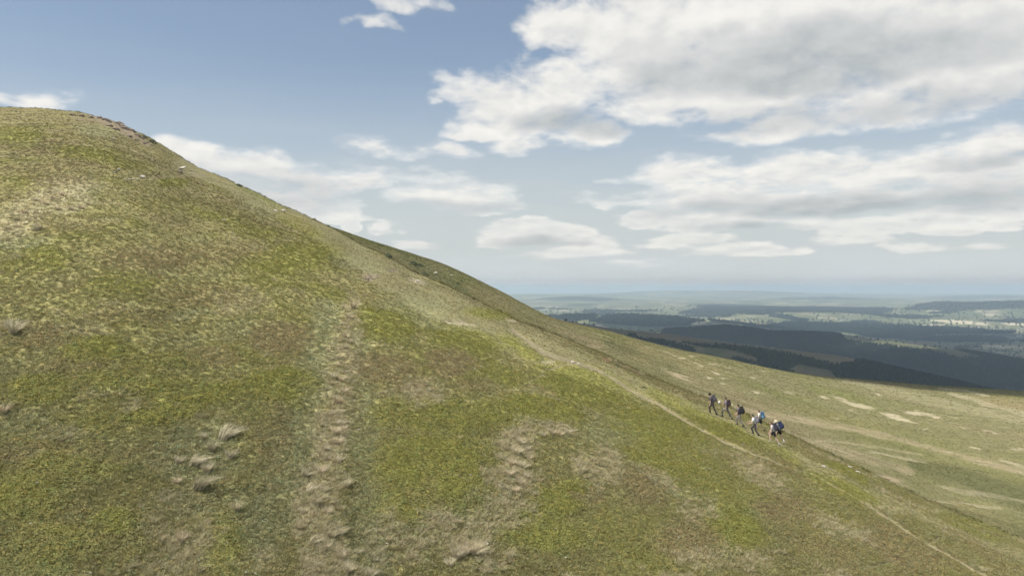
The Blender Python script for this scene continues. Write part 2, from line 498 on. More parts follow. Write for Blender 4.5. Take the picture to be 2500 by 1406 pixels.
STROKE = {   # polylines: [(u, v, half width)...], weight
    BLU: [([(800, 750, 30), (775, 850, 36), (752, 960, 45), (722, 1080, 55), (690, 1200, 60), (640, 1310, 60)], 1.0),
          ([(905, 790, 18), (885, 900, 20), (892, 1000, 30), (885, 1110, 40), (895, 1250, 50), (900, 1400, 60)], .8)],
    STRW: [([(862, 735, 18), (850, 830, 32), (830, 900, 36), (832, 960, 38), (815, 1040, 44), (790, 1120, 42), (772, 1190, 48), (768, 1280, 55), (790, 1350, 58), (800, 1440, 62)], .85),
           ([(1270, 1060, 25), (1255, 1130, 40), (1240, 1230, 40), (1180, 1310, 40)], .5)],
    CREST: [([(440, 400, 14), (560, 450, 18), (700, 520, 22), (800, 575, 24), (870, 625, 26), (960, 680, 34), (1080, 740, 44), (1200, 800, 44), (1330, 860, 40), (1450, 905, 32), (1560, 950, 26), (1660, 985, 20)], .95),
            ([(1660, 985, 9), (1740, 1014, 11), (1830, 1056, 12), (1900, 1092, 13), (1990, 1140, 14), (2100, 1196, 15), (2200, 1243, 14), (2330, 1297, 13), (2500, 1363, 14), (2620, 1412, 15)], 1.0)],
    PATH: [([(1600, 985, 5), (1700, 1043, 5.5), (1780, 1085, 5), (1850, 1115, 5), (1920, 1140, 4), (1985, 1160, 4), (2080, 1215, 4), (2140, 1252, 6), (2230, 1308, 5), (2320, 1360, 6), (2420, 1412, 7), (2560, 1490, 8)], 1.0),
           ([(2265, 1328, 6), (2298, 1310, 6), (2306, 1286, 5)], 1.0), ([(2230, 1322, 6), (2190, 1366, 6), (2090, 1385, 4), (1960, 1402, 4)], .75),
           ([(1245, 800, 5), (1330, 862, 7), (1400, 886, 8), (1455, 905, 6), (1530, 947, 5), (1600, 985, 5)], .9),
           ([(1300, 935, 3), (1330, 905, 4), (1400, 886, 5)], .7),
           ([(1130, 985, 3), (1200, 962, 3), (1290, 940, 3), (1340, 910, 3)], .4), ([(1190, 1290, 3), (1290, 1262, 3), (1345, 1228, 3), (1400, 1190, 3)], .6),
           ([(420, 415, 4), (500, 428, 4), (370, 434, 3)], .6), ([(1640, 1180, 6), (1710, 1218, 7)], .5)],
}
MOOR = {
    PALE: [(1580, 849, 9, 2.5, 20, .8), (1625, 859, 11, 2.5, 22, 1), (1645, 868, 9, 2, 20, .8), (1660, 874, 13, 3, 10, 1), (1690, 869, 8, 2, 15, .9), (1705, 890, 20, 3, 24, 1.1), (1735, 883, 7, 2, 10, .8),
           (1750, 910, 15, 3.5, 18, 1), (1742, 889, 6, 2, 0, .8), (1785, 897, 6, 2, 0, .7), (1840, 922, 10, 3, 15, 1), (1860, 905, 12, 2, 8, .6), (1730, 922, 11, 3.5, 15, .9), (1770, 923, 10, 2, 8, .8), (1768, 937, 9, 3, 5, .9),
           (1850, 958, 12, 3.5, 10, .9), (1925, 960, 16, 4, 12, .6), (2010, 968, 11, 4, 14, 1), (2045, 970, 20, 4, 14, .9), (2095, 988, 52, 5, 15, 1.1), (2145, 963, 13, 3.5, 8, 1), (2085, 1000, 8, 3, 15, .8),
           (2195, 1021, 50, 5, 17, 1.2), (2235, 1009, 28, 5, 8, 1.1), (2272, 1013, 30, 4, 20, .9), (2260, 1047, 11, 3, 8, .9), (2040, 1021, 14, 3.5, 10, .7), (2380, 1092, 13, 2.5, 14, 1), (2320, 1100, 5, 2, 0, .8),
           (2075, 1137, 9, 4, 20, .4), (2480, 1095, 20, 6, 8, .6), (2420, 1055, 25, 3, 14, .6), (2350, 1043, 20, 2.5, 12, .6), (1790, 955, 10, 2, 10, .5), (1620, 898, 14, 2.5, 16, .4), (2180, 985, 14, 2, 10, .6), (2330, 1020, 14, 2, 12, .5)],
    EARTH: [(1655, 918, 42, 4.5, 22, .8), (2165, 1168, 36, 7, 8, .9), (2185, 1181, 30, 3, 10, 1), (2140, 1060, 60, 9, 12, .5), (2030, 1040, 60, 8, 10, .6), (1450, 845, 16, 4, 10, .4), (1935, 1072, 60, 12, 22, .6), (1500, 900, 30, 6, 20, .4)],
    BRN: [(1560, 860, 60, 22, 20, .5), (1680, 885, 110, 18, 18, .3), (2000, 1010, 160, 12, 12, .35), (2470, 985, 90, 16, 8, .5), (2300, 1140, 80, 12, 12, .4), (1200, 735, 60, 22, 30, .5), (2400, 1260, 90, 14, 22, .4)],
    CREST: [],
    SHADE: [(980, 625, 90, 22, 24, .18), (1080, 668, 90, 26, 28, .2), (1170, 712, 80, 28, 32, .15), (1520, 850, 50, 14, 20, .6), (1030, 650, 70, 16, 30, .6), (1100, 695, 60, 14, 32, .6), (1600, 880, 60, 10, 20, .4), (2300, 1160, 80, 16, 14, .45), (2130, 1120, 60, 8, 20, .5)],  # dark tone paints in the shade of the flank turned from the sun
}
MOORST = {
    PALE: [([(2060, 928, 6), (2150, 947, 9), (2250, 973, 12), (2350, 996, 13), (2430, 1011, 13), (2540, 1036, 14)], .55), ([(2290, 948, 2.5), (2360, 954, 3), (2415, 967, 3)], 1.0),
           ([(2320, 960, 3), (2390, 980, 5), (2460, 1000, 6), (2540, 1020, 8)], .9), ([(2440, 1122, 3), (2500, 1140, 3.5), (2560, 1150, 4)], .9), ([(2290, 1183, 4), (2350, 1198, 6), (2430, 1210, 6), (2500, 1226, 5)], .8),
           ([(2250, 1216, 3), (2340, 1228, 3.5), (2440, 1242, 3)], .7), ([(2120, 1103, 3), (2190, 1113, 3), (2260, 1130, 2.5)], .8), ([(1990, 1075, 3), (2080, 1080, 3), (2180, 1098, 3), (2250, 1110, 2)], .6)],
    EARTH: [([(1635, 943, 6), (1700, 968, 9), (1800, 1000, 9), (1870, 1011, 8), (2000, 1030, 8), (2120, 1052, 7), (2250, 1086, 7), (2400, 1130, 7), (2560, 1165, 7)], .95),
            ([(1790, 1010, 8), (1870, 1046, 11), (1950, 1076, 12), (2080, 1108, 11), (2150, 1128, 10), (2225, 1150, 8)], .85)],
    SHADE: [([(2230, 1133, 10), (2330, 1155, 20), (2400, 1182, 26), (2540, 1235, 30)], .85), ([(1380, 830, 6), (1440, 857, 8), (1500, 884, 9), (1560, 912, 8)], .5), ([(2250, 1230, 10), (2400, 1270, 14), (2540, 1310, 16)], .4)],  # soft shadow at lower right painted in as a dark green stroke
}
ALB = np.array([
    (.248, .245, .066),   # bilberry, yellow green
    (.195, .215, .068),   # greener
    (.262, .220, .108),   # brown heath
    (.410, .365, .225),   # straw
    (.275, .275, .142),   # cool short grass
    (.280, .245, .155),   # trodden path
    (.315, .262, .170),   # earth track
    (.275, .225, .172),   # red stone and soil
    (.430, .380, .265),   # bare pale ground
    (.262, .242, .126),   # crest grass
    (.090, .098, .042)])  # dark green that paints shade onto moor and flank
ALB_BASE = np.array((.262, .246, .103))
ALB_MOOR = np.array((.188, .178, .088))


def soft(d, edge):
    return 1.0 - sstep(d, 1.0 - edge, 1.0 + edge)


def patch_w(u, v, lst, edge=0.45):
    out = np.zeros_like(u)
    for (cu, cv, rx, ry, ang, wt) in lst:
        m = (np.abs(u - cu) < (rx + ry) * 1.7) & (np.abs(v - cv) < (rx + ry) * 1.7)
        if not m.any():
            continue
        du, dv = u[m] - cu, v[m] - cv
        c, s = math.cos(R(ang)), math.sin(R(ang))
        d = np.sqrt(((du * c + dv * s) / rx) ** 2 + ((-du * s + dv * c) / ry) ** 2)
        out[m] = np.maximum(out[m], wt * soft(d, edge))
    return out


def stroke_w(u, v, lst, edge=0.45):
    out = np.zeros_like(u)
    for (pts, wt) in lst:
        for (a, b) in zip(pts[:-1], pts[1:]):
            hw = max(a[2], b[2]) * 1.7
            m = (u > min(a[0], b[0]) - hw) & (u < max(a[0], b[0]) + hw) & (v > min(a[1], b[1]) - hw) & (v < max(a[1], b[1]) + hw)
            if not m.any():
                continue
            dx, dy = b[0] - a[0], b[1] - a[1]
            t = np.clip(((u[m] - a[0]) * dx + (v[m] - a[1]) * dy) / (dx * dx + dy * dy), 0, 1)
            d = np.hypot(u[m] - a[0] - t * dx, v[m] - a[1] - t * dy) / (a[2] + t * (b[2] - a[2]))
            out[m] = np.maximum(out[m], wt * soft(d, edge))
    return out


def cover(x, y):
    """class weights at ground points: array (n, 11), plus moor flag"""
    z = base_z(x, y)
    u, v = to_uv(x, y, z)
    YA = knots(u)[1]
    moor = sstep(y, YA * 0.995, YA * 1.03)
    n1, n2 = fbm(x, y, 4.0, 4, 0.6, 1), fbm(x, y, 4.0, 4, 0.6, 2)
    n3 = fbm(x, y, 0.9, 3, 0.6, 3)
    amp = np.clip(1500 / y, 8, 34)
    uw, vw = u + amp * (n1 * 1.2 + n3 * .7), v + amp * (n2 * .55 + n3 * .35)
    Wt = np.zeros((len(x), 11))
    near = (moor < 0.99)
    far = (moor > 0.01)
    iu, iv = uw[near], vw[near]
    for k, l in PATCH.items():
        Wt[near, k] = patch_w(iu, iv, l)
    Wt[near, STRW] *= .85
    iu2, iv2 = u[near] + 0.25 * (iu - u[near]), v[near] + 0.25 * (iv - v[near])
    for k, l in STROKE.items():
        a = stroke_w(iu2 if k == PATH else iu, iv2 if k == PATH else iv, [([(q[0], q[1], q[2] * .64) for q in p_], w_p * 1.05) for (p_, w_p) in l] if k == PATH else l)
        Wt[near, k] = np.maximum(Wt[near, k], a)
    Wt[near] *= (1 - moor[near])[:, None]
    Wm = np.zeros((len(x), 11))
    a_u, a_v = u[far] + (n1[far] * 18 + n3[far] * 12), v[far] + (n2[far] * 4 + n3[far] * 3)
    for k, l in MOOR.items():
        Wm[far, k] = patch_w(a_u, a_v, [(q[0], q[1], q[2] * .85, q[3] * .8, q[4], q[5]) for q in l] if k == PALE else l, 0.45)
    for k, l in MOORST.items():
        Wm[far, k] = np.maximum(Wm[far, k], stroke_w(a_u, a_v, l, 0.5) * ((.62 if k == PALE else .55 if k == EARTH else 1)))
    Wt += Wm * moor[:, None]
    # unevenness of its own in every patch
    rag = fbm(x, y, 1.6, 4, 0.65, 6)
    for k in (BIL, GRN, BRN, STRW, BLU, CREST):
        Wt[:, k] = np.clip(Wt[:, k] * (1.0 + 1.1 * rag * (1 if k != BLU else .6)), 0, 1.1)
    # scattered small patches everywhere on the near slope
    r2, r3 = fbm(x, y, 7.0, 4, 0.55, 8), fbm(x, y, 5.0, 4, 0.55, 9)
    Wt[:, STRW] *= (1 - moor) * np.clip(0.62 + 1.0 * fbm(x, y, 1.3, 4, 0.65, 7), 0.1, 1) + moor
    sm = fbm(x * .35 + y * .12, y, 2.2, 4, .62, 17)
    for k in (PALE, EARTH):
        g_ = np.clip(Wt[:, k] * (1.15 + 1.5 * sm) - .12 * (k == PALE), 0, 1)
        Wt[:, k] = Wt[:, k] * (1 - moor) + g_ * moor
    fl = sstep(fbm(x * .45, y, 3.0, 4, .6, 18), .38, .50) * sstep(fbm(x, y, 40, 2, .5, 19), -.05, .25) * moor
    Wt[:, PALE] = np.maximum(Wt[:, PALE], fl * .6 * sstep(y, 70, 130))
    free = (1 - np.clip(Wt.max(1), 0, 1)) * (1 - moor)
    Wt[:, BIL] += free * 0.65 * sstep(r2, 0.10, 0.42)
    Wt[:, BRN] += free * 0.55 * sstep(-r2, 0.10, 0.42)
    Wt[:, STRW] += free * 0.30 * sstep(r3, 0.15, 0.45)
    Wt[:, BLU] += free * 0.45 * sstep(-r3, 0.15, 0.5)
    return Wt, moor


def albedo(x, y, Wt, moor):
    n = len(x)
    c = ALB_BASE[None] * (1 - moor[:, None]) + ALB_MOOR[None] * moor[:, None]
    mn = fbm(x, y * 0.35, 26.0, 4, 0.55, 12)
    c = c * (1 + 0.15 * fbm(x, y, 2.4, 4, 0.6, 13))[:, None]
    zone = (sstep(y, 42, 95) * (1 - moor) * np.clip(1 + .8 * fbm(x, y, 9, 3, .55, 15), .4, 1.4))[:, None]     # upper slope's colour darkened to offset its brighter light
    c = c * (1 - zone) + c * np.array((.75, .71, .78))[None] * zone
    green = np.array((.155, .160, .060))
    g = (moor * sstep(mn, -0.05, 0.35) * 0.8)[:, None]
    c = c * (1 - g) + green[None] * g
    g = (moor * sstep(-mn, 0.12, 0.45) * 0.35)[:, None]
    c = c * (1 - g) + np.array((.235, .185, .115))[None] * g
    c = c * (1 + moor * .22 * fbm(x * .4, y, 5.0, 4, .6, 14))[:, None]
    for k in (CREST, BLU, GRN, BIL, BRN, SHADE, STRW, EARTH, PATH, RED, PALE):
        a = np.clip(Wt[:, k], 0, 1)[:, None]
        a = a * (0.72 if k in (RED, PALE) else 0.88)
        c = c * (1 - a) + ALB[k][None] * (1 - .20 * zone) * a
    return c


def relief(x, y, Wt=None, moor=None):
    """hummocks, tussocky roughness and hollows added to the lie of the land"""
    d = np.clip(y / 60, .5, 3)
    h = 0.22 * fbm(x, y, 11, 3, 0.5, 31) + 0.10 * fbm(x, y, 3.2, 3, 0.5, 33)
    if Wt is not None:
        bare = np.clip(Wt[:, PATH] + Wt[:, EARTH] + Wt[:, PALE], 0, 1)
        rough = (1 - 0.85 * bare) * (1 - 0.75 * moor) * (1 - .45 * sstep(y, 60, 140))
        lump = np.abs(fbm(x, y, 0.75, 3, 0.55, 35))
        h = h + rough * (0.09 * fbm(x, y, 1.1, 3, 0.6, 34) + 0.11 * (lump - .2))
        h = h + 0.10 * np.clip(Wt[:, BIL], 0, 1) - 0.07 * bare - 0.12 * np.clip(Wt[:, BLU], 0, 1) * (1 - moor)
        rk = fbm(x, y * 1.0, 2.4, 3, .6, 37)
        h = h + np.clip(Wt[:, RED], 0, 1) * (0.7 * np.round(rk * 5) / 5)
    return h


def ground(x, y):
    x, y = np.atleast_1d(np.asarray(x, float)), np.atleast_1d(np.asarray(y, float))
    Wt, mo = cover(x, y)
    return base_z(x, y) + relief(x, y, Wt, mo)


def at(u, v, y0=12.0, y1=480.0):
    """first ground point seen along a bearing and elevation"""
    t, e = (u - UC) / F, (VC - v) / F
    ys = 1.0 / np.linspace(1 / y0, 1 / y1, 5000)
    zs = base_z(t * ys, ys) + relief(t * ys, ys)
    i = int(np.argmax(zs / ys >= e))
    y = ys[i]
    return Vector((t * y, y, float(ground(t * y, y)[0])))


# ------------------------------------------------------------------ hillside mesh
NT, TMAX = 920, 0.84
tt = np.linspace(-TMAX, TMAX, NT)
EA, YA, EE, YE, YB, DIP = knots(UC + F * tt)
rows = []
for y in np.linspace(0.45, 1.0, 26)[:-1]:
    rows.append(YB * y)
for s in np.linspace(0, 1, 500):
    rows.append(1 / ((1 - s) / YB + s / YA))
for s in np.linspace(0, 1, 190)[1:]:
    rows.append(1 / ((1 - s) / YA + s / YE))
for s in np.linspace(0, 1, 40)[1:]:
    rows.append(YE + (1000 - YE) * s ** 1.7)
Yg = np.array(rows)
NR = len(Yg)
Xg = Yg * tt[None]
X, Y = Xg.ravel(), Yg.ravel()
WT_, MO_ = cover(X, Y)
fade = 1 - sstep(Y, 430, 700)
Z = base_z(X, Y) + relief(X, Y, WT_, MO_) * fade
C = albedo(X, Y, WT_, MO_)
idx = np.arange(NR * NT, dtype=np.int32).reshape(NR, NT)
quads = np.stack([idx[:-1, :-1], idx[:-1, 1:], idx[1:, 1:], idx[1:, :-1]], -1).reshape(-1, 4)
me = mesh_np('hillside', np.stack([X, Y, Z], 1), quads)
ca = me.attributes.new('ground_colour', 'FLOAT_COLOR', 'POINT')
ca.data.foreach_set('color', np.concatenate([C, np.ones((len(C), 1))], 1).astype(np.float32).ravel())
ra = me.attributes.new('bare', 'FLOAT', 'POINT')
ra.data.foreach_set('value', np.clip(WT_[:, PATH] + WT_[:, EARTH] + WT_[:, PALE] + WT_[:, RED], 0, 1).astype(np.float32))
hill = link('hillside', me)
tag(hill, 'steep grassy hillside and spur with moor behind', 'hillside', kind='structure')

gm = bpy.data.materials.new('heath_ground')
gm.use_nodes = True
t = NB(gm.node_tree)
b = gm.node_tree.nodes['Principled BSDF']
at_ = t.new('ShaderNodeAttribute', attribute_name='ground_colour')
geo = t.new('ShaderNodeNewGeometry')
pos = geo.outputs['Position']
fine = t.noise(pos, 5.0, 6.0, 0.65)
mid = t.noise(t.vm('MULTIPLY', pos, (1, 1, 1)), 0.8, 5.0, 0.6)
f1 = t.rng(fine, 0.25, 0.75, 0.62, 1.38, 'LINEAR')
f2 = t.rng(mid, 0.3, 0.7, 0.85, 1.15, 'LINEAR')
c0 = t.vm('SCALE', at_.outputs['Color'], scale=t.m('MULTIPLY', f1, f2))
warm = t.noise(pos, 2.1, 4.0, 0.6)
c1 = t.mixc(t.rng(warm, 0.45, 0.75, 0.0, 0.35), c0, t.vm('MULTIPLY', c0, (1.3, 1.02, 0.9)))
t.link(c1, b.inputs['Base Color'])
b.inputs['Roughness'].default_value = 0.95
b.inputs['Specular IOR Level'].default_value = 0.1
bn = t.new('ShaderNodeBump')
bn.inputs['Strength'].default_value = 0.6
bn.inputs['Distance'].default_value = 0.12
t.link(t.noise(pos, 7.0, 5.0, 0.65), bn.inputs['Height'])
t.link(bn.outputs[0], b.inputs['Normal'])
me.materials.append(gm)

# ------------------------------------------------------------------ valley mesh
NTV = 520
tv = np.linspace(-0.85, 0.85, NTV)
yv = np.concatenate([np.linspace(940, 2600, 150), np.linspace(2600, 5600, 210)[1:], 1 / np.linspace(1 / 5600, 1 / 13500, 200)[1:],
                     1 / np.linspace(1 / 13500, 1 / 60000, 130)[1:]])
Yv = np.repeat(yv[:, None], NTV, 1)
Xv = Yv * tv[None]
XV, YV = Xv.ravel(), Yv.ravel()


LAKE = (4430.0, 7300.0, 470.0, 150.0, -434.0)


def lake_d(x, y):
    return np.hypot((x - LAKE[0]) / LAKE[2], (y - LAKE[1]) / LAKE[3]) * (1 + .25 * fbm(x, y, 240, 2, .5, 71))


def land_z(x, y):
    z = base_z(x, y)
    z = z + fbm(x, y, 260, 3, 0.5, 51) * np.clip(y / 4000, .3, 1) * 7
    k = sstep(lake_d(x, y), 1.0, 2.2)
    k2 = sstep(lake_d(x, y), .85, 1.05)
    return (LAKE[4] - 3 + 5 * k2) * (1 - k) + z * k


ZV = land_z(XV, YV) - 0.4
UV_, VV_ = to_uv(XV, YV, ZV)


def inpoly(u, v, poly):
    c = np.zeros(u.shape, bool)
    n = len(poly)
    for i in range(n):
        (x1, y1), (x2, y2) = poly[i], poly[(i + 1) % n]
        if y1 == y2:
            continue
        cond = (y1 > v) != (y2 > v)
        c ^= cond & (u < (x2 - x1) * (v - y1) / (y2 - y1) + x1)
    return c


# woods: outline on the land (bearing, elevation), nearest and farthest distance, conifer share
WOODS = [
    ([(1612, 816), (1620, 806), (1700, 798), (1770, 792), (1830, 796), (1880, 812), (1930, 810), (2000, 808), (2040, 812), (2070, 830), (2160, 842), (2260, 856), (2340, 872), (2420, 874), (2520, 884), (2620, 900),
      (2620, 990), (2400, 975), (2200, 950), (2080, 935), (2050, 905), (2040, 880), (1960, 858), (1800, 838)], 3000, 5600, .85),
    ([(1655, 833), (1700, 836), (1765, 840), (1870, 853), (1950, 866), (2035, 887), (2065, 925), (2050, 935), (2030, 905), (1950, 888), (1930, 900), (1850, 885), (1845, 870), (1770, 850), (1715, 846)], 1200, 2600, .2),
    ([(1785, 874), (1800, 868), (1850, 884), (1940, 905), (1945, 918), (1850, 902)], 1200, 2600, .2),
    ([(1520, 817), (1548, 816), (1570, 826), (1622, 828), (1660, 838), (1700, 852), (1690, 862), (1640, 847), (1560, 834)], 1200, 2600, .2),
    ([(2030, 893), (2090, 880), (2300, 866), (2620, 890), (2620, 1010), (2400, 990), (2080, 950)], 1100, 3200, .6),
    ([(1440, 785), (1480, 772), (1560, 768), (1640, 772), (1700, 785), (1680, 796), (1560, 798)], 5600, 9500, .4),
    ([(1370, 768), (1420, 764), (1460, 770), (1450, 780), (1390, 782)], 5600, 9800, .4),
    ([(1860, 800), (1900, 790), (2000, 785), (2120, 792), (2250, 798), (2400, 806), (2480, 812), (2360, 826), (2480, 838), (2300, 834), (2150, 826), (2060, 812)], 5700, 9000, .3),
    ([(2200, 757), (2240, 742), (2300, 736), (2520, 732), (2560, 750), (2400, 757)], 9800, 11600, .4),
    ([(1650, 766), (1720, 752), (1850, 750), (2000, 748), (2180, 756), (2150, 768), (1900, 772)], 10500, 12700, .4),
    ([(1640, 748), (1700, 740), (1800, 742), (1920, 748), (1860, 756), (1700, 756)], 13500, 15600, .4),
    ([(1270, 732), (1330, 727), (1400, 722), (1470, 726), (1540, 733), (1420, 735)], 15500, 17200, .4),
    ([(1840, 733), (1930, 727), (2020, 723), (2120, 728), (2190, 734), (2000, 736)], 17500, 19200, .4),
    ([(2240, 727), (2330, 722), (2420, 719), (2560, 723), (2560, 729), (2380, 730)], 20000, 21900, .4),
    ([(2050, 838), (2120, 842), (2100, 850), (2060, 850)], 3000, 4600, .3),
    ([(2320, 848), (2420, 858), (2520, 880), (2520, 890), (2400, 872)], 3000, 4600, .5),
]


def wood_at(x, y, z):
    u, v = to_uv(x, y, z)
    jn, jm = fbm(x, y, 420, 4, .6, 61), fbm(x, y, 420, 4, .6, 62)
    u2, v2 = u + jn * np.where(y < 2600, 8, 16), v + jm * np.where(y < 2600, 2.5, 5 * np.clip(5000 / y, .3, 1.5))
    w = np.zeros(x.shape)
    con = np.zeros(x.shape)
    for (poly, a, b_, cf) in WOODS:
        m = inpoly(u2, v2, poly) & (y > a) & (y < b_)
        w[m] = 1
        con[m] = cf
    # small copses in the farmland
    cop = fbm(x, y, 900, 4, .55, 64)
    w[lake_d(x, y) < 1.5] = 0
    m = (cop > 0.27) & (lake_d(x, y) > 1.6) & (y > 5600) & (w == 0)
    w[m] = .8
    con[m] = .2
    return w, con


WV, _ = wood_at(XV, YV, ZV)
HE = ((ridge(XV, YV, RIDGES[0][0], 1.0, 1.0) - valley_z(XV, YV)) > -260) & (YV < 2700)
heath = sstep(np.where(YV < 2800, ridge(XV, YV, RIDGES[0][0], 1.0, 1.0) - ridge(XV, YV, RIDGES[0][0], 0.0, 1.0), -999), -330, -40)
m2 = inpoly(UV_ + 10 * fbm(XV, YV, 300, 3, .6, 66), VV_ + 3 * fbm(XV, YV, 300, 3, .6, 67), [(1860, 798), (1960, 800), (2080, 815), (2180, 822), (2280, 838), (2380, 850), (2440, 862), (2380, 868), (2260, 852), (2120, 838), (2040, 812), (1900, 812)]) & (YV > 3000) & (YV < 5600)
heath = np.maximum(heath, m2 * 0.75)
heath = np.maximum(heath, .8 * (1 - sstep(YV, 3000, 5200)))
idx = np.arange(len(yv) * NTV, dtype=np.int32).reshape(len(yv), NTV)
quads = np.stack([idx[:-1, :-1], idx[:-1, 1:], idx[1:, 1:], idx[1:, :-1]], -1).reshape(-1, 4)
mv = mesh_np('valley', np.stack([XV, YV, ZV], 1), quads)
crop = np.zeros(len(XV))
for poly in ([(2258, 781), (2330, 780), (2374, 784), (2375, 792), (2340, 791)], [(2380, 787), (2412, 789), (2412, 794), (2380, 793)], [(2110, 793), (2155, 792), (2155, 795), (2112, 795)],
             [(1680, 785), (1730, 784), (1720, 791), (1690, 793)], [(2440, 787), (2500, 789), (2520, 795), (2460, 794)]):
    crop[inpoly(UV_, VV_, poly) & (YV > 5600) & (YV < 12000)] = 1
for nm, arr in (('wood', WV), ('heath', heath), ('crop', crop)):
    a_ = mv.attributes.new(nm, 'FLOAT', 'POINT')
    a_.data.foreach_set('value', arr.astype(np.float32))
valley = link('valley', mv)
tag(valley, 'wide farmed valley and rolling hills to the horizon', 'valley', kind='structure')
vm_ = bpy.data.materials.new('valley_land')
vm_.use_nodes = True
t = NB(vm_.node_tree)
b = vm_.node_tree.nodes['Principled BSDF']
b.inputs['Roughness'].default_value = 0.95
b.inputs['Specular IOR Level'].default_value = 0.1
pos = t.new('ShaderNodeNewGeometry').outputs['Position']
flat = t.vm('MULTIPLY', pos, (1, 1, 0))
wob = t.new('ShaderNodeTexNoise')
wob.inputs['Scale'].default_value = 0.004
t.link(flat, wob.inputs['Vector'])
fl2 = t.vm('ADD', flat, t.vm('SCALE', wob.outputs['Color'], scale=130.0))
vo = t.new('ShaderNodeTexVoronoi', feature='F1', distance='CHEBYCHEV')
vo.inputs['Scale'].default_value = 1 / 260.0
t.link(fl2, vo.inputs['Vector'])
vr = t.new('ShaderNodeValToRGB')
sepc = t.new('ShaderNodeSeparateColor')
t.link(vo.outputs['Color'], sepc.inputs[0])
t.link(sepc.outputs[0], vr.inputs[0])
rr = vr.color_ramp
rr.interpolation = 'CONSTANT'
rr.elements[0].position, rr.elements[0].color = 0.0, (.12, .14, .065, 1)
rr.elements[1].position, rr.elements[1].color = 0.9, (.50, .43, .28, 1)
for p, c in ((.18, (.18, .19, .09, 1)), (.36, (.14, .165, .075, 1)), (.52, (.25, .245, .13, 1)), (.66, (.17, .185, .09, 1)), (.76, (.36, .32, .20, 1)), (.83, (.13, .15, .07, 1)), (.95, (.22, .16, .11, 1))):
    rr.elements.new(p).color = c
ve = t.new('ShaderNodeTexVoronoi', feature='DISTANCE_TO_EDGE')
ve.inputs['Scale'].default_value = 1 / 260.0
t.link(fl2, ve.inputs['Vector'])
hedge = t.rng(ve.outputs['Distance'], 0.0, 0.045, 0.8, 0.0)
fc = t.mixc(hedge, vr.outputs[0], (.045, .06, .02))
fc = t.vm('SCALE', fc, scale=t.rng(t.noise(pos, 0.012, 5.0, .6), .3, .7, .75, 1.25, 'LINEAR'))
hn = t.noise(pos, 0.01, 6.0, .62)
hc = t.mixc(t.rng(hn, .4, .62), (.115, .092, .066), (.080, .086, .045))
fc = t.mixc(t.new('ShaderNodeAttribute', attribute_name='heath').outputs['Fac'], fc, hc)
fc = t.mixc(t.new('ShaderNodeAttribute', attribute_name='crop').outputs['Fac'], fc, (.62, .54, .36))
fc = t.mixc(t.new('ShaderNodeAttribute', attribute_name='wood').outputs['Fac'], fc, (.020, .038, .022))
t.link(fc, b.inputs['Base Color'])
mv.materials.append(vm_)

# ------------------------------------------------------------------ instanced stuff (geometry nodes)
def instancer(name, pts, rot, scl, kind_idx, col, protos, label, cat):
    me = bpy.data.meshes.new(name)
    me.vertices.add(len(pts))
    me.vertices.foreach_set('co', np.asarray(pts, np.float32).ravel())

    def att(nm, typ, key, arr):
        a = me.attributes.new(nm, typ, 'POINT')
        a.data.foreach_set(key, np.asarray(arr, np.int32 if typ == 'INT' else np.float32).ravel())
    att('rot', 'FLOAT_VECTOR', 'vector', rot)
    att('scl', 'FLOAT_VECTOR', 'vector', scl)
    att('which', 'INT', 'value', kind_idx)
    att('tint', 'FLOAT_VECTOR', 'vector', col)
    o = link(name, me)
    pc = bpy.data.collections.new(name + '_kinds')
    for i, pm in enumerate(protos):
        po = bpy.data.objects.new('%s_kind_%02d' % (name, i), pm)
        pc.objects.link(po)
    gt = bpy.data.node_groups.new(name, 'GeometryNodeTree')
    gt.interface.new_socket('Geometry', in_out='INPUT', socket_type='NodeSocketGeometry')
    gt.interface.new_socket('Geometry', in_out='OUTPUT', socket_type='NodeSocketGeometry')
    n = gt.nodes
    gi, go = n.new('NodeGroupInput'), n.new('NodeGroupOutput')
    iop = n.new('GeometryNodeInstanceOnPoints')
    ci = n.new('GeometryNodeCollectionInfo')
    ci.inputs['Collection'].default_value = pc
    ci.inputs['Separate Children'].default_value = True
    ci.inputs['Reset Children'].default_value = True

    def named(nm, dt):
        q = n.new('GeometryNodeInputNamedAttribute')
        q.data_type = dt
        q.inputs['Name'].default_value = nm
        return q.outputs['Attribute']
    er = n.new('FunctionNodeEulerToRotation')
    L = gt.links.new
    L(named('rot', 'FLOAT_VECTOR'), er.inputs[0])
    L(gi.outputs[0], iop.inputs['Points'])
    L(ci.outputs[0], iop.inputs['Instance'])
    iop.inputs['Pick Instance'].default_value = True
    L(named('which', 'INT'), iop.inputs['Instance Index'])
    L(er.outputs[0], iop.inputs['Rotation'])
    L(named('scl', 'FLOAT_VECTOR'), iop.inputs['Scale'])
    L(iop.outputs[0], go.inputs[0])
    md = o.modifiers.new('scatter', 'NODES')
    md.node_group = gt
    tag(o, label, cat, kind='stuff')
    return o


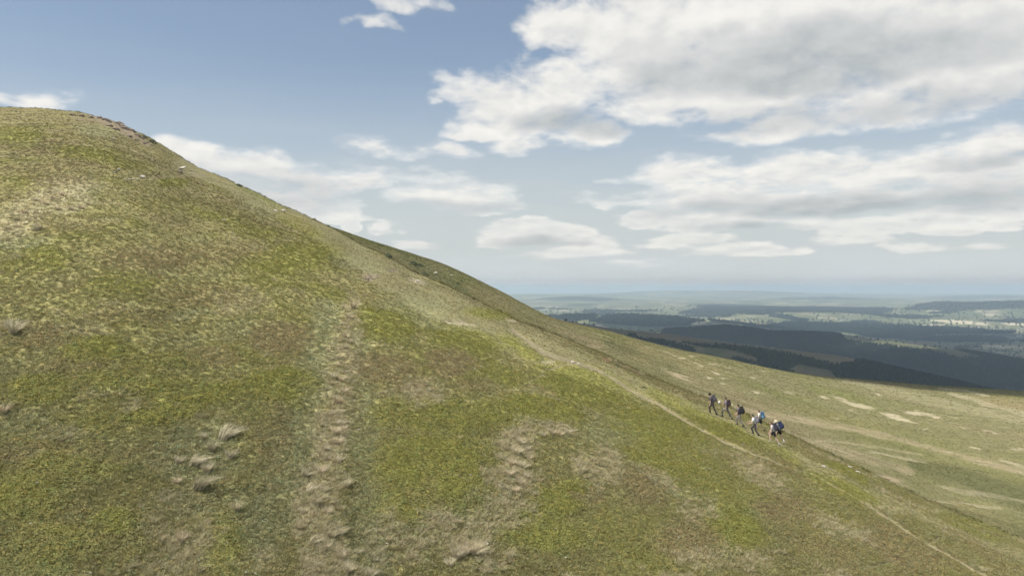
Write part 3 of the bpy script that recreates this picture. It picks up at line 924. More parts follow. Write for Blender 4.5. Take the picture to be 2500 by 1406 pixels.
def leaf_mat(name, trans=0.25, lo=.75, hi=1.25):
    ma = bpy.data.materials.new(name)
    ma.use_nodes = True
    t = NB(ma.node_tree)
    b = ma.node_tree.nodes['Principled BSDF']
    a = t.new('ShaderNodeAttribute', attribute_name='tint', attribute_type='INSTANCER')
    s = t.new('ShaderNodeAttribute', attribute_name='leafvar')
    c = t.vm('SCALE', a.outputs['Vector'], scale=t.rng(s.outputs['Fac'], 0, 1, lo, hi, 'LINEAR'))
    t.link(c, b.inputs['Base Color'])
    b.inputs['Roughness'].default_value = 0.8
    b.inputs['Specular IOR Level'].default_value = 0.15
    if trans:
        tr = t.new('ShaderNodeBsdfTranslucent')
        t.link(c, tr.inputs[0])
        mx = t.new('ShaderNodeMixShader')
        mx.inputs[0].default_value = trans
        t.link(b.outputs[0], mx.inputs[1])
        t.link(tr.outputs[0], mx.inputs[2])
        t.link(mx.outputs[0], ma.node_tree.nodes['Material Output'].inputs[0])
    return ma


def set_var(me, per_face):
    a = me.attributes.new('leafvar', 'FLOAT', 'FACE')
    a.data.foreach_set('value', np.asarray(per_face, np.float32))


def blade_mesh(name, n, spread, hgt, width, lean, segs, seed, m_, curl=1.0):
    """tuft of tapering arching blades"""
    r = np.random.default_rng(seed)
    V, Fc, var = [], [], []
    for i in range(n):
        a = r.uniform(0, 2 * np.pi)
        rad = spread * math.sqrt(r.uniform(0, 1))
        bx, by = rad * math.cos(a), rad * math.sin(a)
        h = hgt * r.uniform(.55, 1.15)
        w = width * r.uniform(.7, 1.3)
        oa = a + r.normal(0, .6)
        out = r.uniform(.25, .8) * curl
        dx, dy = math.cos(oa) * out + lean[0], math.sin(oa) * out + lean[1]
        pa = r.uniform(0, np.pi)
        px, py = math.cos(pa) * w, math.sin(pa) * w
        b0 = len(V)
        for k in range(segs + 1):
            q = k / segs
            cx, cy = bx + dx * h * q * q, by + dy * h * q * q
            cz = h * (q - .38 * q * q * min(1.2, math.hypot(dx, dy))) - .02
            ww = (1 - q) ** .7
            if k < segs:
                V += [(cx - px * ww, cy - py * ww, cz), (cx + px * ww, cy + py * ww, cz)]
            else:
                V.append((cx, cy, cz))
        vv = r.uniform(0, 1)
        for k in range(segs - 1):
            q0 = b0 + 2 * k
            Fc += [(q0, q0 + 1, q0 + 3), (q0, q0 + 3, q0 + 2)]
            var += [vv, vv]
        q0 = b0 + 2 * (segs - 1)
        Fc.append((q0, q0 + 1, q0 + 2))
        var.append(vv)
    me = mesh_np(name, V, Fc, False)
    set_var(me, var)
    me.materials.append(m_)
    return me


def cushion_mesh(name, n, rad, hgt, leaf, seed, m_):
    """low dome of small leaves"""
    r = np.random.default_rng(seed)
    V, Fc, var = [], [], []
    for i in range(n):
        a = r.uniform(0, 2 * np.pi)
        q = math.sqrt(r.uniform(0, 1))
        top = hgt * (1 - q * q) * r.uniform(.5, 1.1)
        p = np.array((rad * q * math.cos(a) * r.uniform(.8, 1.2), rad * q * math.sin(a), top))
        nrm = np.array((math.cos(a) * q + r.normal(0, .5), math.sin(a) * q + r.normal(0, .5), .9))
        nrm /= np.linalg.norm(nrm)
        t1 = np.cross(nrm, r.normal(0, 1, 3))
        t1 /= np.linalg.norm(t1)
        t2 = np.cross(nrm, t1)
        l1, l2 = leaf * r.uniform(.7, 1.4), leaf * r.uniform(.5, .9)
        b0 = len(V)
        V += [p - t1 * l1, p + t2 * l2, p + t1 * l1 + nrm * leaf * .3, p - t2 * l2]
        Fc += [(b0, b0 + 1, b0 + 2), (b0, b0 + 2, b0 + 3)]
        vv = r.uniform(0, 1)
        var += [vv, vv]
    me = mesh_np(name, V, Fc, False)
    set_var(me, var)
    me.materials.append(m_)
    return me


LEAF = leaf_mat('heath_leaf', .18, .72, 1.28)
protos = [cushion_mesh('cushion_%d' % i, 46, .20, .13, .034, 100 + i, LEAF) for i in range(5)]
protos += [blade_mesh('short_tuft_%d' % i, 22, .12, .20, .010, (.15, 0), 2, 200 + i, LEAF, 1.2) for i in range(5)]
protos += [blade_mesh('long_tuft_%d' % i, 34, .12, .50, .010, (.35, .05), 3, 300 + i, LEAF, .9) for i in range(4)]

NV = 430000
ss = RNG.uniform(0, 1, NV)
tvv = RNG.uniform(-.80, .80, NV)
kn = knots(UC + F * tvv)
yy = 1 / ((1 - ss) / (kn[4] * .9) + ss / (kn[1] * 1.04))
NM = 120000
s2, t2 = RNG.uniform(0, 1, NM), RNG.uniform(-.25, .75, NM)
k2_ = knots(UC + F * t2)
y2 = 1 / ((1 - s2) / k2_[1] + s2 / (k2_[3] * 1.05))
tvv, yy = np.concatenate([tvv, t2]), np.concatenate([yy, y2])
NF = 5000
t3 = RNG.uniform(-.75, .75, NF)
k3_ = knots(UC + F * t3)
y3 = k3_[1] * RNG.uniform(.985, 1.012, NF)
tvv, yy = np.concatenate([tvv, t3]), np.concatenate([yy, y3])
NV += NM + NF
fringe = np.concatenate([np.zeros(NV - NF, bool), np.ones(NF, bool)])
xx = tvv * yy
wv, mov = cover(xx, yy)
bare = np.clip(wv[:, PATH] * .75 + wv[:, EARTH] + wv[:, PALE] + wv[:, RED] * .9, 0, 1)
keep = RNG.uniform(0, 1, NV) > bare
xx, yy, wv, mov, fringe = xx[keep], yy[keep], wv[keep], mov[keep], fringe[keep]
zz = base_z(xx, yy) + relief(xx, yy, wv, mov)
nn = len(xx)
cc = albedo(xx, yy, wv, mov)
cc = cc * (1 + RNG.normal(0, 1, nn).clip(-2.4, 2.8) * (.17 - .08 * sstep(yy, 35, 80)))[:, None]
hue = RNG.normal(0, .07, nn)
cc = cc * np.stack([1 + hue, np.ones(nn), 1 - hue * .5], 1)
pick = RNG.uniform(0, 1, nn)
pb = np.clip(wv[:, BIL] + wv[:, BRN] * .8 + wv[:, GRN], 0, 1) * .85 + .15
ps = np.clip(wv[:, STRW], 0, 1)
kind = np.where(pick < pb, RNG.integers(0, 5, nn), RNG.integers(5, 10, nn))
lng = RNG.uniform(0, 1, nn) < ps * .24
lng &= ~fringe
kind = np.where(lng, RNG.integers(10, 14, nn), kind)
# straw stalks among the short grass
st = (RNG.uniform(0, 1, nn) < .14 * (1 - .85 * sstep(yy, 34, 65))) & (kind >= 5) & (kind < 10)
cc[st] = cc[st] * .35 + np.array((.46, .40, .25)) * .65
cc[lng] = cc[lng] * .35 + np.array((.54, .47, .31)) * .65
size = RNG.uniform(.65, 1.25, nn) * np.clip(yy / 95, .74, .98)
size = np.where(lng, size * .85, size)
size = np.where(mov > .5, RNG.uniform(.55, 1.1, nn) * np.clip(yy / 110, .7, 1.9), size)
crestw = np.clip(wv[:, CREST] + wv[:, PATH], 0, 1)
size = size * (1 - .45 * crestw)
size = np.where(fringe, RNG.gamma(2.0, .5, nn).clip(.4, 2.2), size)
cc[fringe] *= RNG.uniform(.55, 1.05, (int(fringe.sum()), 1))
hs = np.where(kind < 5, 1.0, RNG.uniform(.7, 1.2, nn)) * np.where(mov > .5, .6, 1)
rot = np.stack([RNG.normal(0, .16, nn), RNG.normal(0, .16, nn), np.where(kind >= 10, RNG.normal(0.15, .5, nn), RNG.uniform(0, 6.28, nn))], 1)
instancer('heath_vegetation', np.stack([xx, yy, zz - .015], 1), rot, np.stack([size, size, size * hs], 1), kind, cc, protos,
          'low bilberry, moss and grass covering the hillside', 'heath')

# ------------------------------------------------------------------ woods of the valley
def tree_proto(name, seed, conifer, m_):
    r = np.random.default_rng(seed)
    V, Fc, var = [], [], []
    n = 46 if not conifer else 40
    for i in range(n):
        q = r.uniform(.12, 1.0)
        rad = (1 - q) * .30 + .03 if conifer else .46 * math.sqrt(max(0.02, 1 - ((q - .55) / .46) ** 2))
        a = r.uniform(0, 6.283)
        rr_ = rad * math.sqrt(r.uniform(.35, 1))
        p = np.array((rr_ * math.cos(a), rr_ * math.sin(a), q))
        nrm = np.array((math.cos(a), math.sin(a), .5 + r.normal(0, .3)))
        nrm /= np.linalg.norm(nrm)
        t1 = np.cross(nrm, r.normal(0, 1, 3))
        t1 /= np.linalg.norm(t1)
        t2 = np.cross(nrm, t1)
        s = .13 if conifer else .17
        b0 = len(V)
        V += [p - t1 * s, p + t2 * s, p + t1 * s, p - t2 * s]
        Fc += [(b0, b0 + 1, b0 + 2), (b0, b0 + 2, b0 + 3)]
        vv = r.uniform(0, 1)
        var += [vv, vv]
    me = mesh_np(name, V, Fc, False)
    set_var(me, var)
    me.materials.append(m_)
    return me


TREE = leaf_mat('woodland_leaf', .1, .7, 1.3)
tprot = [tree_proto('conifer_%d' % i, 400 + i, True, TREE) for i in range(3)] + [tree_proto('broadleaf_%d' % i, 500 + i, False, TREE) for i in range(3)]
TX, TY = [], []
for (y0, y1, n) in ((1100, 2600, 46000), (2500, 5600, 130000), (5600, 9500, 90000), (9500, 13000, 50000)):
    y_ = np.sqrt(RNG.uniform(y0 ** 2, y1 ** 2, n))
    t_ = RNG.uniform(.02, .70, n)
    TX.append(t_ * y_)
    TY.append(y_)
tx, ty = np.concatenate(TX), np.concatenate(TY)
tz = land_z(tx, ty)
w_, con = wood_at(tx, ty, tz)
# hedgerow trees
sp = RNG.uniform(0, 1, len(tx)) < .012 * (ty > 2500)
k = (w_ > .5) | sp
tx, ty, tz, con = tx[k], ty[k], tz[k], con[k]
nt = len(tx)
isc = RNG.uniform(0, 1, nt) < con
hgt = np.where(isc, RNG.uniform(11, 19, nt), RNG.uniform(7, 13, nt)) * np.clip(ty / 5000, .46, 1.8)
wid = hgt * np.where(isc, 1.1, 1.25)
tc_ = np.where(isc[:, None], np.array((.010, .026, .022))[None], np.array((.024, .046, .026))[None]) * RNG.normal(1, .18, nt).clip(.6, 1.5)[:, None]
instancer('distant_woodland', np.stack([tx, ty, tz - .5], 1), np.stack([np.zeros(nt), np.zeros(nt), RNG.uniform(0, 6.28, nt)], 1), np.stack([wid, wid, hgt], 1),
          np.where(isc, RNG.integers(0, 3, nt), RNG.integers(3, 6, nt)), tc_, tprot, 'dark woods and plantations on the valley ridges', 'woodland')
print('veg', nn, 'trees', nt)

ORD = ['first', 'second', 'third', 'fourth', 'fifth', 'sixth', 'seventh', 'eighth', 'ninth', 'tenth', 'eleventh', 'twelfth', 'thirteenth', 'fourteenth', 'fifteenth', 'sixteenth',
       'seventeenth', 'eighteenth', 'nineteenth', 'twentieth', 'twenty-first', 'twenty-second']


# ------------------------------------------------------------------ lake
n = 72
lv = [(LAKE[0], LAKE[1], LAKE[4])]
for i in range(n):
    a = 2 * math.pi * i / n
    rr_ = 1.0
    for _ in range(6):
        px, py = LAKE[0] + LAKE[2] * rr_ * math.cos(a), LAKE[1] + LAKE[3] * rr_ * math.sin(a)
        rr_ *= 0.98 / float(lake_d(np.array([px]), np.array([py]))[0])
    lv.append((LAKE[0] + LAKE[2] * rr_ * math.cos(a), LAKE[1] + LAKE[3] * rr_ * math.sin(a), LAKE[4]))
lm = mesh_np('lake', lv, [(0, 1 + i, 1 + (i + 1) % n) for i in range(n)])
wm = mat('lake_water', (.06, .08, .09), rough=.12, spec=.6)
lm.materials.append(wm)
tag(link('lake', lm), 'pale narrow lake glinting on the valley floor', 'lake', kind='structure')

# ------------------------------------------------------------------ village and farm houses far below
WALLM, ROOFM = mat('house_render', (.78, .76, .72), .8, .2, .05, .5), mat('house_slate', (.16, .15, .16), .7, .3, .15, .5)


def house(u, v, rz, k, label, group):
    ys = np.linspace(5600, 12000, 3000)
    t = (u - UC) / F
    zs = land_z(t * ys, ys)
    i = int(np.argmax(zs / ys >= (VC - v) / F))
    x, y, z = t * ys[i], ys[i], zs[i] - .5
    root = link('house', None)
    root.location = (x, y, z)
    root.rotation_euler = (0, 0, rz)
    root.scale = (k, k, k)
    if not house.wall:
        L, D, H = 9, 4.5, 6.0
        V = [(sx * L, sy * D, zz_) for zz_ in (0, H) for (sx, sy) in ((-1, -1), (1, -1), (1, 1), (-1, 1))] + [(-L, 0, H + 4), (L, 0, H + 4)]
        Fq = [(0, 1, 5, 4), (1, 2, 6, 5), (2, 3, 7, 6), (3, 0, 4, 7)]
        me = bpy.data.meshes.new('house_wall')
        me.from_pydata(V, [], Fq + [(4, 7, 8), (5, 9, 6)])
        me.materials.append(WALLM)
        o_, e_ = .5, .35
        V2 = [(-L - o_, -D - o_, H - .4), (L + o_, -D - o_, H - .4), (L + o_, 0, H + 4.2), (-L - o_, 0, H + 4.2), (-L - o_, D + o_, H - .4), (L + o_, D + o_, H - .4)]
        V2 += [(a, b, c + e_) for (a, b, c) in V2]
        mr = bpy.data.meshes.new('house_roof')
        mr.from_pydata(V2, [], [(0, 1, 2, 3), (3, 2, 5, 4), (6, 9, 8, 7), (9, 10, 11, 8), (0, 6, 7, 1), (4, 5, 11, 10), (0, 3, 9, 6), (3, 4, 10, 9), (1, 7, 8, 2), (2, 8, 11, 5)])
        mr.materials.append(ROOFM)
        house.wall, house.roof = me, mr
    link('wall', house.wall, root)
    link('roof', house.roof, root)
    tag(root, label, 'house', group)


house.wall = house.roof = None
for i, (u, v) in enumerate(sorted([(2395, 803), (2405, 806), (2418, 801), (2430, 804), (2444, 803), (2452, 807), (2456, 800), (2462, 805), (2470, 809), (2486, 805), (2494, 804), (2410, 797), (2388, 798), (2436, 809)])):
    house(u, v, RNG.uniform(0, 3.1), 1.1 + .6 * RNG.uniform(), ORD[i] + ' tiny white house from the left in the village behind the lake', 'village houses behind the lake')
for i, (u, v) in enumerate([(2292, 803), (2306, 804), (2326, 803), (2347, 805)]):
    house(u, v, RNG.uniform(0, 3.1), 1.3, ORD[i] + ' tiny house from the left at the wood edge left of the village', 'houses at the wood edge')
for i, (u, v) in enumerate([(2053, 782), (2056, 785), (2060, 781)]):
    house(u, v, RNG.uniform(0, 3.1), 1.5, ORD[i] + ' tiny farm house from the left at the pale fields above the dark wood', 'farm houses by the pale fields')
for i, (u, v) in enumerate([(2202, 824), (2211, 824)]):
    house(u, v, RNG.uniform(0, 3.1), 1.2, ('left', 'right')[i] + ' one of two tiny white houses in the shaded wood', 'houses in the shaded wood')

# ------------------------------------------------------------------ haze
hz = bpy.data.meshes.new('haze')
bm = bmesh.new()
bmesh.ops.create_cube(bm, size=1)
for v_ in bm.verts:
    v_.co.x *= 140000
    v_.co.y = -3000 if v_.co.y < 0 else 75000
    v_.co.z = -560 if v_.co.z < 0 else 75
bm.to_mesh(hz)
bm.free()
hm = bpy.data.materials.new('haze_air')
hm.use_nodes = True
ht = hm.node_tree
ht.nodes.clear()
pv = ht.nodes.new('ShaderNodeVolumePrincipled')
pv.inputs['Color'].default_value = (.72, .86, 1.0, 1)
pv.inputs['Density'].default_value = 7.6e-5
pv.inputs['Density Attribute'].default_value = ''
pv.inputs['Anisotropy'].default_value = 0.0
om = ht.nodes.new('ShaderNodeOutputMaterial')
ht.links.new(pv.outputs[0], om.inputs['Volume'])
hz.materials.append(hm)
tag(link('haze', hz), 'thin bluish haze over the valley', 'haze', kind='stuff')

# ------------------------------------------------------------------ out-of-view caster added overhead to shade the valley
CH = 2750.0
offx, offy = SUN.x / SUN.z * (CH + 380), SUN.y / SUN.z * (CH + 380)
g = 60.0
gx, gy = np.arange(-300, 6200, g), np.arange(240, 8200, g)
GXX, GYY = np.meshgrid(gx, gy)
nz = fbm(GXX, GYY, 900, 5, .55, 81)
near_edge = GYY - np.maximum(300, 560 - .9 * (GXX - 60)) + 60 * fbm(GXX, GYY, 300, 3, .5, 83)
msk = np.minimum(np.minimum(near_edge / 160, (7600 + 500 * fbm(GXX, GYY, 1200, 3, .5, 84) - GYY) / 400), np.minimum((GXX + 200) / 200, (6000 - GXX) / 400))
hole = np.exp(-(((GXX - 1950) / 420) ** 2 + ((GYY - 3880) / 150) ** 2)) * 1.7 + np.exp(-(((GXX - 900) / 300) ** 2 + ((GYY - 2500) / 120) ** 2)) * .0
th = np.clip(msk, -2, .8) + .9 * nz - hole + .35 * (GYY < 3000)
ok = th > 0
tz_ = np.clip(th, 0, 2)
px, py = GXX + offx, GYY + offy
top = CH + 40 + 260 * tz_ + 60 * np.abs(fbm(GXX, GYY, 260, 3, .6, 86))
bot = CH - 30 * tz_
ny_, nx_ = GXX.shape
idx = np.arange(nx_ * ny_).reshape(ny_, nx_)
cell = ok[:-1, :-1] & ok[1:, :-1] & ok[:-1, 1:] & ok[1:, 1:]
q = np.stack([idx[:-1, :-1], idx[:-1, 1:], idx[1:, 1:], idx[1:, :-1]], -1)[cell]
V = np.concatenate([np.stack([px.ravel(), py.ravel(), top.ravel()], 1), np.stack([px.ravel(), py.ravel(), bot.ravel()], 1)])
NC = nx_ * ny_
faces = [q, q[:, ::-1] + NC]
cp = np.pad(cell, 1)
for (di, dj, a, b_) in ((-1, 0, 0, 1), (0, 1, 1, 2), (1, 0, 2, 3), (0, -1, 3, 0)):
    nb = cp[1 + di:cp.shape[0] - 1 + di, 1 + dj:cp.shape[1] - 1 + dj][cell]
    e = q[~nb]
    faces.append(np.stack([e[:, b_], e[:, a], e[:, a] + NC, e[:, b_] + NC], 1))
Q = np.concatenate(faces)
used, inv = np.unique(Q, return_inverse=True)
cm = mesh_np('shade_cloud', V[used], inv.reshape(Q.shape))
clm = bpy.data.materials.new('shade_cloud_white')
clm.use_nodes = True
t = NB(clm.node_tree)
clm.node_tree.nodes.remove(clm.node_tree.nodes['Principled BSDF'])
d1, d2 = t.new('ShaderNodeBsdfDiffuse'), t.new('ShaderNodeBsdfTranslucent')
d1.inputs[0].default_value = d2.inputs[0].default_value = (.95, .95, .95, 1)
mx = t.new('ShaderNodeMixShader')
mx.inputs[0].default_value = .35
t.link(d1.outputs[0], mx.inputs[1])
t.link(d2.outputs[0], mx.inputs[2])
t.link(mx.outputs[0], clm.node_tree.nodes['Material Output'].inputs[0])
cm.materials.append(clm)
tag(link('shade_cloud', cm), 'broad unseen caster added overhead to shade the valley', 'shade_cloud', kind='structure')

# ------------------------------------------------------------------ tussocks
def straw_mat(name, tip, root_):
    ma = bpy.data.materials.new(name)
    ma.use_nodes = True
    t = NB(ma.node_tree)
    b = ma.node_tree.nodes['Principled BSDF']
    s = t.new('ShaderNodeAttribute', attribute_name='leafvar').outputs['Fac']
    oi = t.new('ShaderNodeObjectInfo').outputs['Random']
    c = t.mixc(t.m('MULTIPLY', s, s), tip, root_)
    c = t.vm('SCALE', c, scale=t.m('MULTIPLY', t.rng(s, 0, 1, 1.15, .75, 'LINEAR'), t.rng(oi, 0, 1, .85, 1.15, 'LINEAR')))
    t.link(c, b.inputs['Base Color'])
    b.inputs['Roughness'].default_value = .75
    b.inputs['Specular IOR Level'].default_value = .2
    return ma


STRAWM = straw_mat('moor_grass_straw', (.60, .54, .38), (.42, .35, .21))
GREYM = straw_mat('moor_grass_pale', (.66, .56, .40), (.46, .36, .22))
TUS = [blade_mesh('tussock_%d' % i, 250, .19, 1.0, .0090, (.24, .04), 4, 700 + i, (STRAWM, GREYM, STRAWM, GREYM, STRAWM)[i], .95) for i in range(5)]
LYING = [blade_mesh('tussock_lying_%d' % i, 240, .26, .92, .0095, (.72, .15), 4, 720 + i, STRAWM, .75) for i in range(2)]


def tussock(u, v, wpx, label, group=None, lying=False, grow=1.0):
    p = at(u, v)
    o = link('grass_tussock', random.choice(LYING if lying else TUS))
    o.location = p - Vector((0, 0, .04))
    s = wpx * p.y / F / 1.25 * random.uniform(.92, 1.08)
    o.scale = (s, s, s * random.uniform(.8, 1.0) * grow)
    o.rotation_euler = (random.gauss(0, .08), random.gauss(0, .08), random.gauss(0.1, .6))
    tag(o, label, 'grass tussock', group)


for (u, v, w, l, ly) in [
    (548, 1064, 66, 'large straw tussock lying over to the right, uppermost of the loose cluster', True),
    (494, 1064, 36, 'small rounded straw tussock at the upper left of the loose cluster', False),
    (518, 1094, 48, 'upright straw tussock in the middle of the loose cluster', False),
    (562, 1112, 48, 'straw tussock with dark hollow at the right end of the loose cluster', False),
    (472, 1128, 62, 'broad greyish tussock at the left of the loose cluster', True),
    (434, 1124, 40, 'low faded tussock at the far left of the loose cluster', False),
    (504, 1146, 54, 'loose spreading tussock just below the centre of the cluster', False),
    (428, 1176, 38, 'thin reddish straw tussock at the lower left of the cluster', False),
    (486, 1190, 74, 'big fan shaped straw tussock at the bottom of the loose cluster', True),
    (32, 812, 66, 'broad pale tussock alone at the left edge, half way up', False),
    (10, 1006, 46, 'pale tussock cut by the left edge below the lone broad one', False),
    (92, 564, 36, 'round pale tussock with dark shade beside it, high on the left slope', False),
    (578, 1240, 44, 'wispy pale tussock on the grass below the loose cluster', False),
    (440, 1322, 48, 'faded tussock near the bottom edge, left of the gully', False),
    (862, 752, 34, 'topmost straw tussock at the head of the gully', False)]:
    tussock(u, v, w, l, None, ly)
UP = []
for (u, v, w) in [(848, 778, 26), (844, 826, 30), (852, 842, 34), (836, 850, 28), (834, 876, 32), (820, 896, 30), (846, 908, 32), (832, 932, 32), (820, 926, 28), (836, 958, 36), (820, 984, 34),
                  (828, 1008, 34), (812, 1012, 30), (812, 1062, 44), (838, 1056, 44), (826, 1036, 34), (800, 1098, 38), (822, 1086, 38), (842, 1100, 30), (790, 1122, 36), (830, 1130, 32)]:
    UP.append((v + random.uniform(-4, 4), u + random.uniform(-6, 6), w * random.uniform(.6, 1.05)))
for i, (v, u, w) in enumerate(sorted(UP)):
    tussock(u, v, w, ORD[i] + ' straw tussock from the top in the line up the upper gully', 'tussocks lining the upper gully', random.random() < .3)
LOW = []
for (u, v, w) in [(758, 1196, 56), (790, 1200, 52), (770, 1232, 54), (738, 1244, 46), (802, 1256, 50), (852, 1186, 40), (786, 1344, 66), (824, 1362, 60), (768, 1388, 62), (852, 1396, 54),
                  (905, 1402, 58), (800, 1312, 50), (834, 1300, 48), (746, 1160, 46), (780, 1155, 44), (760, 1320, 50), (730, 1290, 44), (870, 1345, 44)]:
    LOW.append((v + random.uniform(-5, 5), u + random.uniform(-8, 8), w * random.uniform(.6, 1.05)))
for i, (v, u, w) in enumerate(sorted(LOW)):
    tussock(u, v, w, ORD[i] + ' long straw tussock from the top in the wide lower gully', 'tussocks in the lower gully', random.random() < .3)
for i, (v, u, w) in enumerate(sorted((b, a, c) for (a, b, c) in [(1270, 1084, 36), (1286, 1098, 36), (1262, 1110, 40), (1248, 1132, 38), (1276, 1142, 38), (1292, 1122, 30), (1242, 1162, 36), (1270, 1182, 38), (1256, 1200, 36), (1284, 1168, 30)])):
    tussock(u, v, w, ORD[i] + ' straw tussock from the top of the dry patch right of centre', 'tussocks of the dry patch right of centre', False, .85)
for i, (u, v, w) in enumerate([(1326, 1064, 32), (1346, 1060, 34), (1366, 1062, 34), (1384, 1058, 30)]):
    tussock(u, v, w, ORD[i] + ' straw tussock from the left in the short row above the dry patch', 'row of tussocks above the dry patch', False, .85)
for i, (u, v, w) in enumerate([(1098, 1380, 48), (1112, 1358, 56), (1136, 1350, 52), (1160, 1352, 56)]):
    tussock(u, v, w, ORD[i] + ' straw tussock from the left in the bottom clump beside the white stone', 'clump of tussocks by the bottom edge', False)
for i, (u, v, w) in enumerate(sorted([(150, 478, 26), (128, 486, 26), (110, 500, 28), (196, 508, 26), (212, 498, 24), (172, 512, 24), (86, 490, 26), (60, 520, 28), (40, 538, 28), (88, 520, 26), (140, 512, 26), (20, 560, 28), (120, 470, 22)])):
    tussock(u, v, w, ORD[i] + ' small faded tussock from the left in the pale patch high on the slope', 'tussocks of the pale upper patch', False, .7)

# ------------------------------------------------------------------ stones
STONE = mat('pale_gritstone', (.46, .42, .35), .9, .15, .35, 3.0, .5)
REDST = mat('red_sandstone', (.22, .175, .14), .9, .15, .45, 2.5, .8)
WHITE = mat('bleached_stone', (.66, .63, .57), .9, .15, .2, 3.0, .4)


def rock_mesh(name, seed, flat, m_, sharp=.28):
    bm = bmesh.new()
    bmesh.ops.create_icosphere(bm, subdivisions=3, radius=.5)
    r = np.random.default_rng(seed)
    planes = [(Vector(r.normal(0, 1, 3)).normalized(), r.uniform(.26, .42)) for _ in range(9)]
    for v_ in bm.verts:
        c = v_.co.copy()
        for (n_, d_) in planes:
            k_ = c.dot(n_)
            if k_ > d_:
                c -= n_ * (k_ - d_) * .92
        nn_ = pn(np.array([c.x * 5 + seed]), np.array([c.y * 5 + c.z * 4]), seed % 7)[0]
        c *= 1 + sharp * .3 * nn_
        v_.co = Vector((c.x, c.y, c.z * flat))
    me = bpy.data.meshes.new(name)
    bm.to_mesh(me)
    bm.free()
    me.materials.append(m_)
    return me


RK = [rock_mesh('stone_%d' % i, 30 + i, .7, STONE) for i in range(4)]
RS = [rock_mesh('slab_%d' % i, 50 + i, .30, STONE) for i in range(3)]
RW = [rock_mesh('white_stone_%d' % i, 60 + i, .35, WHITE) for i in range(3)]
RR = [rock_mesh('red_ledge_%d' % i, 70 + i, .42, REDST) for i in range(4)]


def rock(u, v, wpx, meshes, label, group=None, rot=(0, 0, 0), lift=.12, aspect=1.0, name='boulder'):
    p = at(u, v)
    s = wpx * p.y / F
    o = link(name, random.choice(meshes))
    o.scale = (s, s * aspect, s)
    o.rotation_euler = (rot[0], rot[1], rot[2] or random.uniform(-.5, .5))
    o.location = p + Vector((0, 0, s * lift))
    tag(o, label, 'rock', group)
    return o


rock(443, 417, 26, RS, 'tilted pale slab propped over a dark gap below the summit', None, (.15, -.35, .2), .22)
rock(438, 421, 18, RR, 'dark flat stone carrying the tilted slab', None, (0, 0, .3), .05)
rock(466, 418, 12, RS, 'small pale slab right of the tilted slab', None, (0, -.1, .4))
rock(348, 436, 15, RK, 'grey block at the right end of the stone row', None, (0, 0, .2), .2)
for i, (u, v) in enumerate(((306, 441), (315, 439), (324, 440), (333, 439))):
    rock(u, v, 8, RK, ORD[i] + ' little pale stone from the left in the row below the summit', 'row of small stones below the summit')
rock(289, 417, 11, RK, 'leaning pale stone left of the stone row', None, (0, -.5, .3), .25)
rock(280, 422, 7, RK, 'tiny stone at the foot of the leaning pale stone')
rock(275, 343, 13, RS, 'pale slanting slab just under the red outcrop', None, (0, -.5, .3), .25)
rock(672, 516, 11, RK, 'pale boulder on the ridge line, left of two', None)
rock(692, 517, 13, RK, 'brownish boulder on the ridge line, right of two', None)
rock(548, 541, 12, RS, 'flat pale stone in the grass below the ridge line', None)
rock(2074, 1140, 15, RW, 'white flat stone by the crest path, upper of two', None, (.1, .25, .4), .1, .6)
rock(2094, 1156, 16, RW, 'white flat stone by the crest path, lower of two', None, (.1, .2, .3), .1, .6)
rock(2010, 1140, 12, RK, 'grey stone heap beside the crest path behind the walkers', None, (0, .2, 0), .1, .7)
rock(1187, 1328, 12, RW, 'bright white stone in the straw at the bottom edge', None, (0, 0, 0), .2)
rock(944, 1325, 12, RS, 'grey flat stone in the grass near the bottom, right of the gully')
rock(1020, 687, 16, RS, 'pale flat rock on the crest above the yellow green patch')
rock(1064, 668, 10, RK, 'pale rock on the darker flank behind the crest')
rock(1102, 674, 9, RK, 'small pale rock on the darker flank, farther right')
rock(980, 709, 6, RW, 'tiny white stone in the grass below the upper red scar')
for i, (u, v, w, a) in enumerate(sorted([(262, 297, 30, .6), (290, 304, 32, .6), (306, 316, 34, .6), (322, 322, 26, .6), (285, 318, 22, .6), (336, 333, 22, .7), (318, 334, 18, .6), (268, 310, 20, .6), (346, 340, 16, .7), (244, 292, 20, .6), (332, 343, 14, .6), (178, 283, 20, .6), (200, 285, 22, .6), (222, 289, 24, .6), (357, 349, 15, .7), (367, 354, 13, .7), (352, 352, 12, .7), (298, 310, 24, .6)])):
    rock(u, v, w, RR, ORD[i] + ' red brown rock ledge from the left in the summit outcrop', 'ledges of the summit outcrop', (random.uniform(-.15, .15), random.uniform(.1, .4), random.uniform(-.4, .4)), .10, a * random.uniform(.8, 1.4), 'rock_ledge')
for i, (u, v, w) in enumerate([(896, 678, 16), (902, 672, 14), (908, 680, 18), (920, 678, 14)]):
    rock(u, v, w, RR, ORD[i] + ' dark red stone from the left in the eroded crest scar', 'stones of the red scar', (0, .1, 0), .02, .6, 'rock_ledge')
for i, (u, v, w) in enumerate([(952, 661, 10), (964, 660, 11)]):
    rock(u, v, w, RR, ('left', 'right')[i] + ' red stone in the small upper scar on the crest', 'stones of the upper scar', (0, .1, 0), .05, .6, 'rock_ledge')
for i, (u, v, w) in enumerate([(1398, 885, 12), (1412, 889, 10)]):
    rock(u, v, w, RK, ('left', 'right')[i] + ' pale stone at the trail junction on the crest', 'stones at the trail junction')
